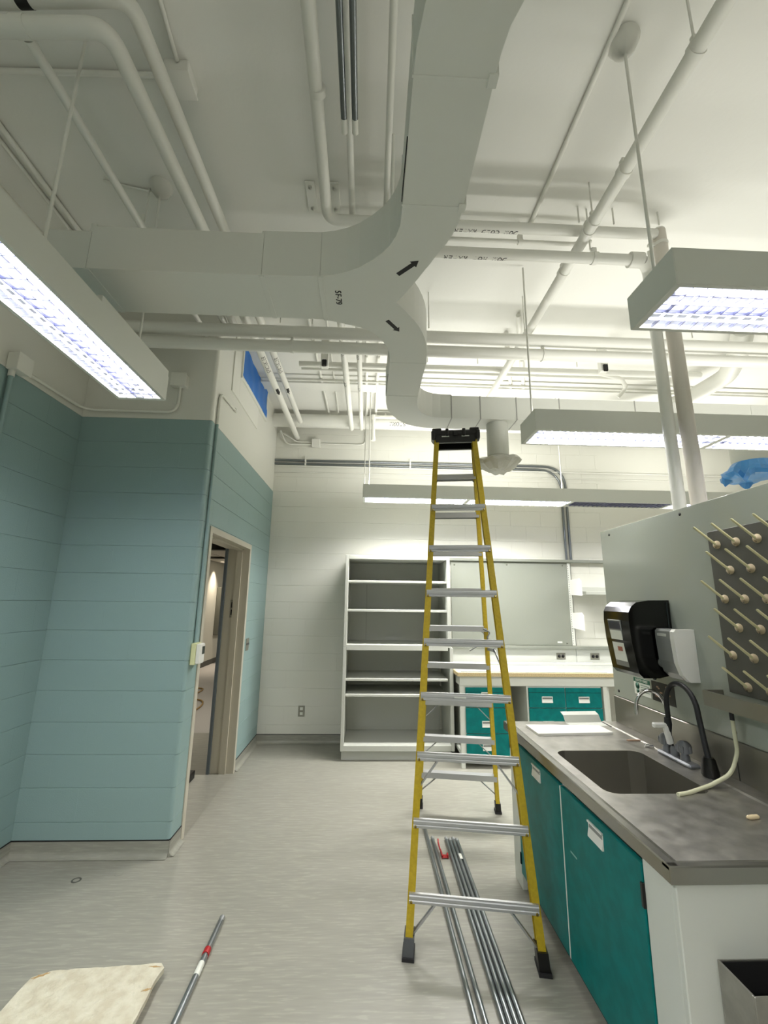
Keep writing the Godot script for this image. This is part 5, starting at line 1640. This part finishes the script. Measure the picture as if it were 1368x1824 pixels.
	obj("hose", hs, M.hose_charcoal, t)
	var wb := mb()
	lathe(wb, Vector3(1.598, 0.965, -2.103), Vector3.DOWN, [[0.020, 0.0], [0.026, 0.008], [0.034, 0.055], [0.036, 0.075], [0.030, 0.085], [0.0, 0.0855]], 14)
	obj("weighted_base", wb, M.black_plastic, t)
	var vb := mb()
	lathe(vb, Vector3(1.588, 1.075, -2.345), Vector3.DOWN, [[0.016, 0.0], [0.018, 0.03], [0.012, 0.07], [0.010, 0.10], [0.0, 0.101]], 14)
	obj("spray_body", vb, M.hose_charcoal, t)
	obj("stem", cyl(Vector3(1.598, 0.915, -2.334), Vector3(1.589, 0.985, -2.343), 0.006, 10), M.hose_charcoal, t)
	var hd := mb()
	cbox(hd, Vector3(-0.075, -0.010, -0.014), Vector3(0.012, 0.014, 0.014), 0.005, Transform3D(Basis(Vector3.BACK, 0.0), Vector3(1.584, 1.035, -2.349)))
	cbox(hd, Vector3(-0.014, -0.085, -0.012), Vector3(0.014, 0.01, 0.012), 0.005, Transform3D(Basis(Vector3.BACK, 0.18), Vector3(1.574, 1.03, -2.345)))
	obj("squeeze_handle", hd, M.white_plastic, t)
	# cream drain hose from the trough down into the sink
	t = thing("drain_hose", "cream drain hose hanging from the trough and curling into the sink", "hose", Vector3(1.6, 1.0, -2.0))
	var dh := bend([Vector3(1.652, 1.165, -2.0), Vector3(1.655, 1.02, -2.0), Vector3(1.62, 0.93, -2.005), Vector3(1.50, 0.892, -1.985), Vector3(1.36, 0.888, -1.925), Vector3(1.30, 0.888, -1.908)], 0.09, 8)
	var ds := mb()
	tube(ds, dh, 0.008, 12)
	obj("hose", ds, M.hose_cream, t)
	# loose bits on the counter
	t = thing("white_board", "white rectangular board lying flat on the far end of the steel counter", "board", Vector3(1.27, yd, -2.81))
	var bd := mb()
	prism_y(bd, PackedVector2Array([Vector2(1.030, -2.895), Vector2(1.500, -2.885), Vector2(1.505, -2.735), Vector2(1.035, -2.705)]), yd + 0.0005, yd + 0.016)
	obj("slab", bd, M.white_plastic, t)
	t = thing("bent_plate", "thin bent grey sheet lying at the far end of the steel counter", "sheet", Vector3(1.42, yd, -2.96))
	var bp := mb()
	profile(bp, [Vector2(0, 0.001), Vector2(0.09, 0.001), Vector2(0.12, 0.040), Vector2(0.16, 0.052), Vector2(0.16, 0.055), Vector2(0.118, 0.043), Vector2(0.088, 0.0035), Vector2(0, 0.0035)], Vector3(1.33, yd, -2.90), Vector3(1.58, yd, -2.915), Vector3(0, 0, -1), Vector3.UP)
	obj("sheet", bp, M.shelf_grey, t)
	obj("dark_edge", bx(1.582, yd + 0.001, -2.895, 1.588, yd + 0.006, -3.0), M.black_plastic, t)
	t = thing("putty_scrap", "small brown scrap on the counter beside the grey upstand", "debris", Vector3(1.56, yd, -2.62))
	obj("scrap", bx(1.52, yd + 0.0005, -2.61, 1.60, yd + 0.008, -2.63, 0.003), M.putty_tan, t)
	t = thing("chrome_fitting", "small chrome fitting lying on the counter left of the faucet", "fitting", Vector3(1.57, yd, -2.52))
	var cf := mb()
	lathe(cf, Vector3(1.555, yd + 0.011, -2.515), Vector3(0.9, 0, 0.3), [[0.008, 0.0], [0.010, 0.002], [0.010, 0.022], [0.006, 0.024], [0.006, 0.045], [0.0, 0.046]], 12)
	obj("barrel", cf, M.chrome, t)
	t = thing("soap_chunk", "pale broken chunk of soap lying on the near part of the steel counter", "debris", Vector3(1.445, yd, -1.716))
	var sc := mb()
	lathe(sc, Vector3(1.42, yd + 0.009, -1.716), Vector3(1, 0, -0.15), [[0.003, 0.0], [0.008, 0.008], [0.0088, 0.025], [0.007, 0.040], [0.0085, 0.046], [0.003, 0.054]], 9)
	obj("chunk", sc, M.soap_cream, t)
	t = thing("red_tab", "small red plastic tab at the far front corner of the steel counter", "debris", Vector3(0.96, 0.89, -2.93))
	obj("tab", bx(0.952, 0.8855, -2.90, 0.966, 0.905, -2.915, 0.002), M.red_plastic, t)

# ---------------------------------------------------------------- on the floor
func floor_conduit(label: String, x0: float, z0: float, x1: float, z1: float, r: float, group: String) -> Node3D:
	var t := thing("floor_conduit", label, "conduit", Vector3((x0 + x1) / 2, 0, (z0 + z1) / 2), group)
	var st := mb()
	tube(st, [Vector3(x0, r + 0.0005, z0), Vector3(x1, r + 0.0005, z1)], r, 16)
	obj("steel_tube", st, M.galvanised, t)
	var d := (Vector3(x1, 0, z1) - Vector3(x0, 0, z0)).normalized()
	var c := mb()
	tube(c, [Vector3(x0, r + 0.0005, z0) - d * 0.001, Vector3(x0, r + 0.0005, z0) + d * 0.03], r + 0.0004, 16)
	obj("dark_end", c, M.aluminium_dull, t)
	return t

func build_floor_items() -> void:
	var g := "loose steel conduits on the floor under the ladder"
	var r := 0.0115
	var near := -1.25
	var lone := floor_conduit("steel conduit at the left of the loose bundle under the ladder, reaching furthest", 0.466, -3.58, 0.472, near, r, g)
	var l2 := floor_conduit("steel conduit second from the left in the bundle, red ring near its end", 0.502, -3.42, 0.515, near, r, g)
	for i in 4:
		floor_conduit(["first steel conduit right of the gap in the floor bundle", "second steel conduit right of the gap in the floor bundle", "third steel conduit right of the gap in the floor bundle", "rightmost steel conduit of the floor bundle"][i], 0.598 + i * 0.0245, -3.41 + 0.015 * (i % 2), 0.572 + i * 0.0262, near, r, g)
	var t := thing("red_connector", "red plastic clip lying between the floor conduits under the ladder", "clip", Vector3(0.56, 0, -3.27))
	var st := mb()
	cbox(st, Vector3(0.530, 0.004, -3.22), Vector3(0.575, 0.010, -3.185), 0.002)
	cbox(st, Vector3(0.530, 0.0005, -3.26), Vector3(0.538, 0.022, -3.185), 0.002)
	cbox(st, Vector3(0.567, 0.0005, -3.22), Vector3(0.575, 0.022, -3.185), 0.002)
	obj("clip", st, M.red_plastic, t)
	var st2 := mb()
	tube(st2, bend([Vector3(0.531, 0.018, -3.26), Vector3(0.528, 0.03, -3.32), Vector3(0.535, 0.026, -3.37)], 0.03), 0.005, 8)
	obj("tail", st2, M.red_plastic, t)
	for e in [[0.650, -3.17, "small white label on the rightmost floor conduits"]]:
		t = thing("tube_label", e[2], "label", Vector3(e[0], 0.024, e[1]))
		obj("tag", bx(e[0] - 0.008, 0.0245, e[1] - 0.03, e[0] + 0.010, 0.0255, e[1] + 0.03), M.label_white, t)
	# single conduit left of centre
	var one := floor_conduit("single steel conduit lying alone on the floor left of the ladder", -0.722, -2.66, -0.720, -1.2, 0.0135, "")
	var ring := mb()
	tube(ring, [Vector3(-0.722, 0.0145, -2.45), Vector3(-0.722, 0.0145, -2.415)], 0.0165, 16)
	obj("red_ring", ring, M.red_plastic, one, "red plastic ring")
	var lab := mb()
	tube(lab, [Vector3(-0.7215, 0.014, -2.37), Vector3(-0.7215, 0.014, -2.30)], 0.0139, 16)
	obj("white_tag", lab, M.label_white, one)
	# board with torn corners, raised on a second piece
	t = thing("plaster_board", "off-white skimmed board with chipped brown edges lying low at the near left", "board", Vector3(-1.13, 0, -1.9))
	var top := mb()
	var outl := PackedVector2Array()
	rng.seed = 5
	var cs := [Vector2(-1.405, -2.262), Vector2(-1.34, -2.295), Vector2(-0.885, -2.325), Vector2(-0.862, -2.300), Vector2(-0.872, -2.235), Vector2(-0.866, -2.11), Vector2(-0.86, -1.3), Vector2(-1.43, -1.3)]
	for i in cs.size():
		var a: Vector2 = cs[i]
		var b: Vector2 = cs[(i + 1) % cs.size()]
		var n := maxi(1, int((b - a).length() / 0.03))
		var side := (b - a).normalized().orthogonal()
		for k in n:
			outl.append(a.lerp(b, float(k) / n) + (side * (rng.randf() - 0.5) * 0.006 if k > 0 else Vector2.ZERO))
	prism_y(top, outl, 0.030, 0.050)
	obj("skim_face", top, M.skim_board, t)
	obj("lower_sheet", bx(-1.39, 0.0005, -2.25, -0.885, 0.030, -1.32, 0.002), M.board_brown, t)
	for e in [[-1.372, -2.270, 0.045, 0.010, 0.50], [-0.885, -2.19, 0.024, 0.008, 0.3], [-0.905, -2.306, 0.034, 0.006, -0.05]]:
		var ch := mb()
		var flake := PackedVector2Array()
		for k in 14:
			var an := TAU * k / 14.0
			var wob := 0.7 + 0.3 * sin(k * 2.7 + e[0] * 9.0)
			flake.append(Vector2(e[0], e[1]) + Vector2(cos(an) * e[2] * wob, sin(an) * e[3] * wob).rotated(-e[4]))
		prism_y(ch, flake, 0.0494, 0.0506)
		obj("chipped_edge", ch, M.board_brown, t)
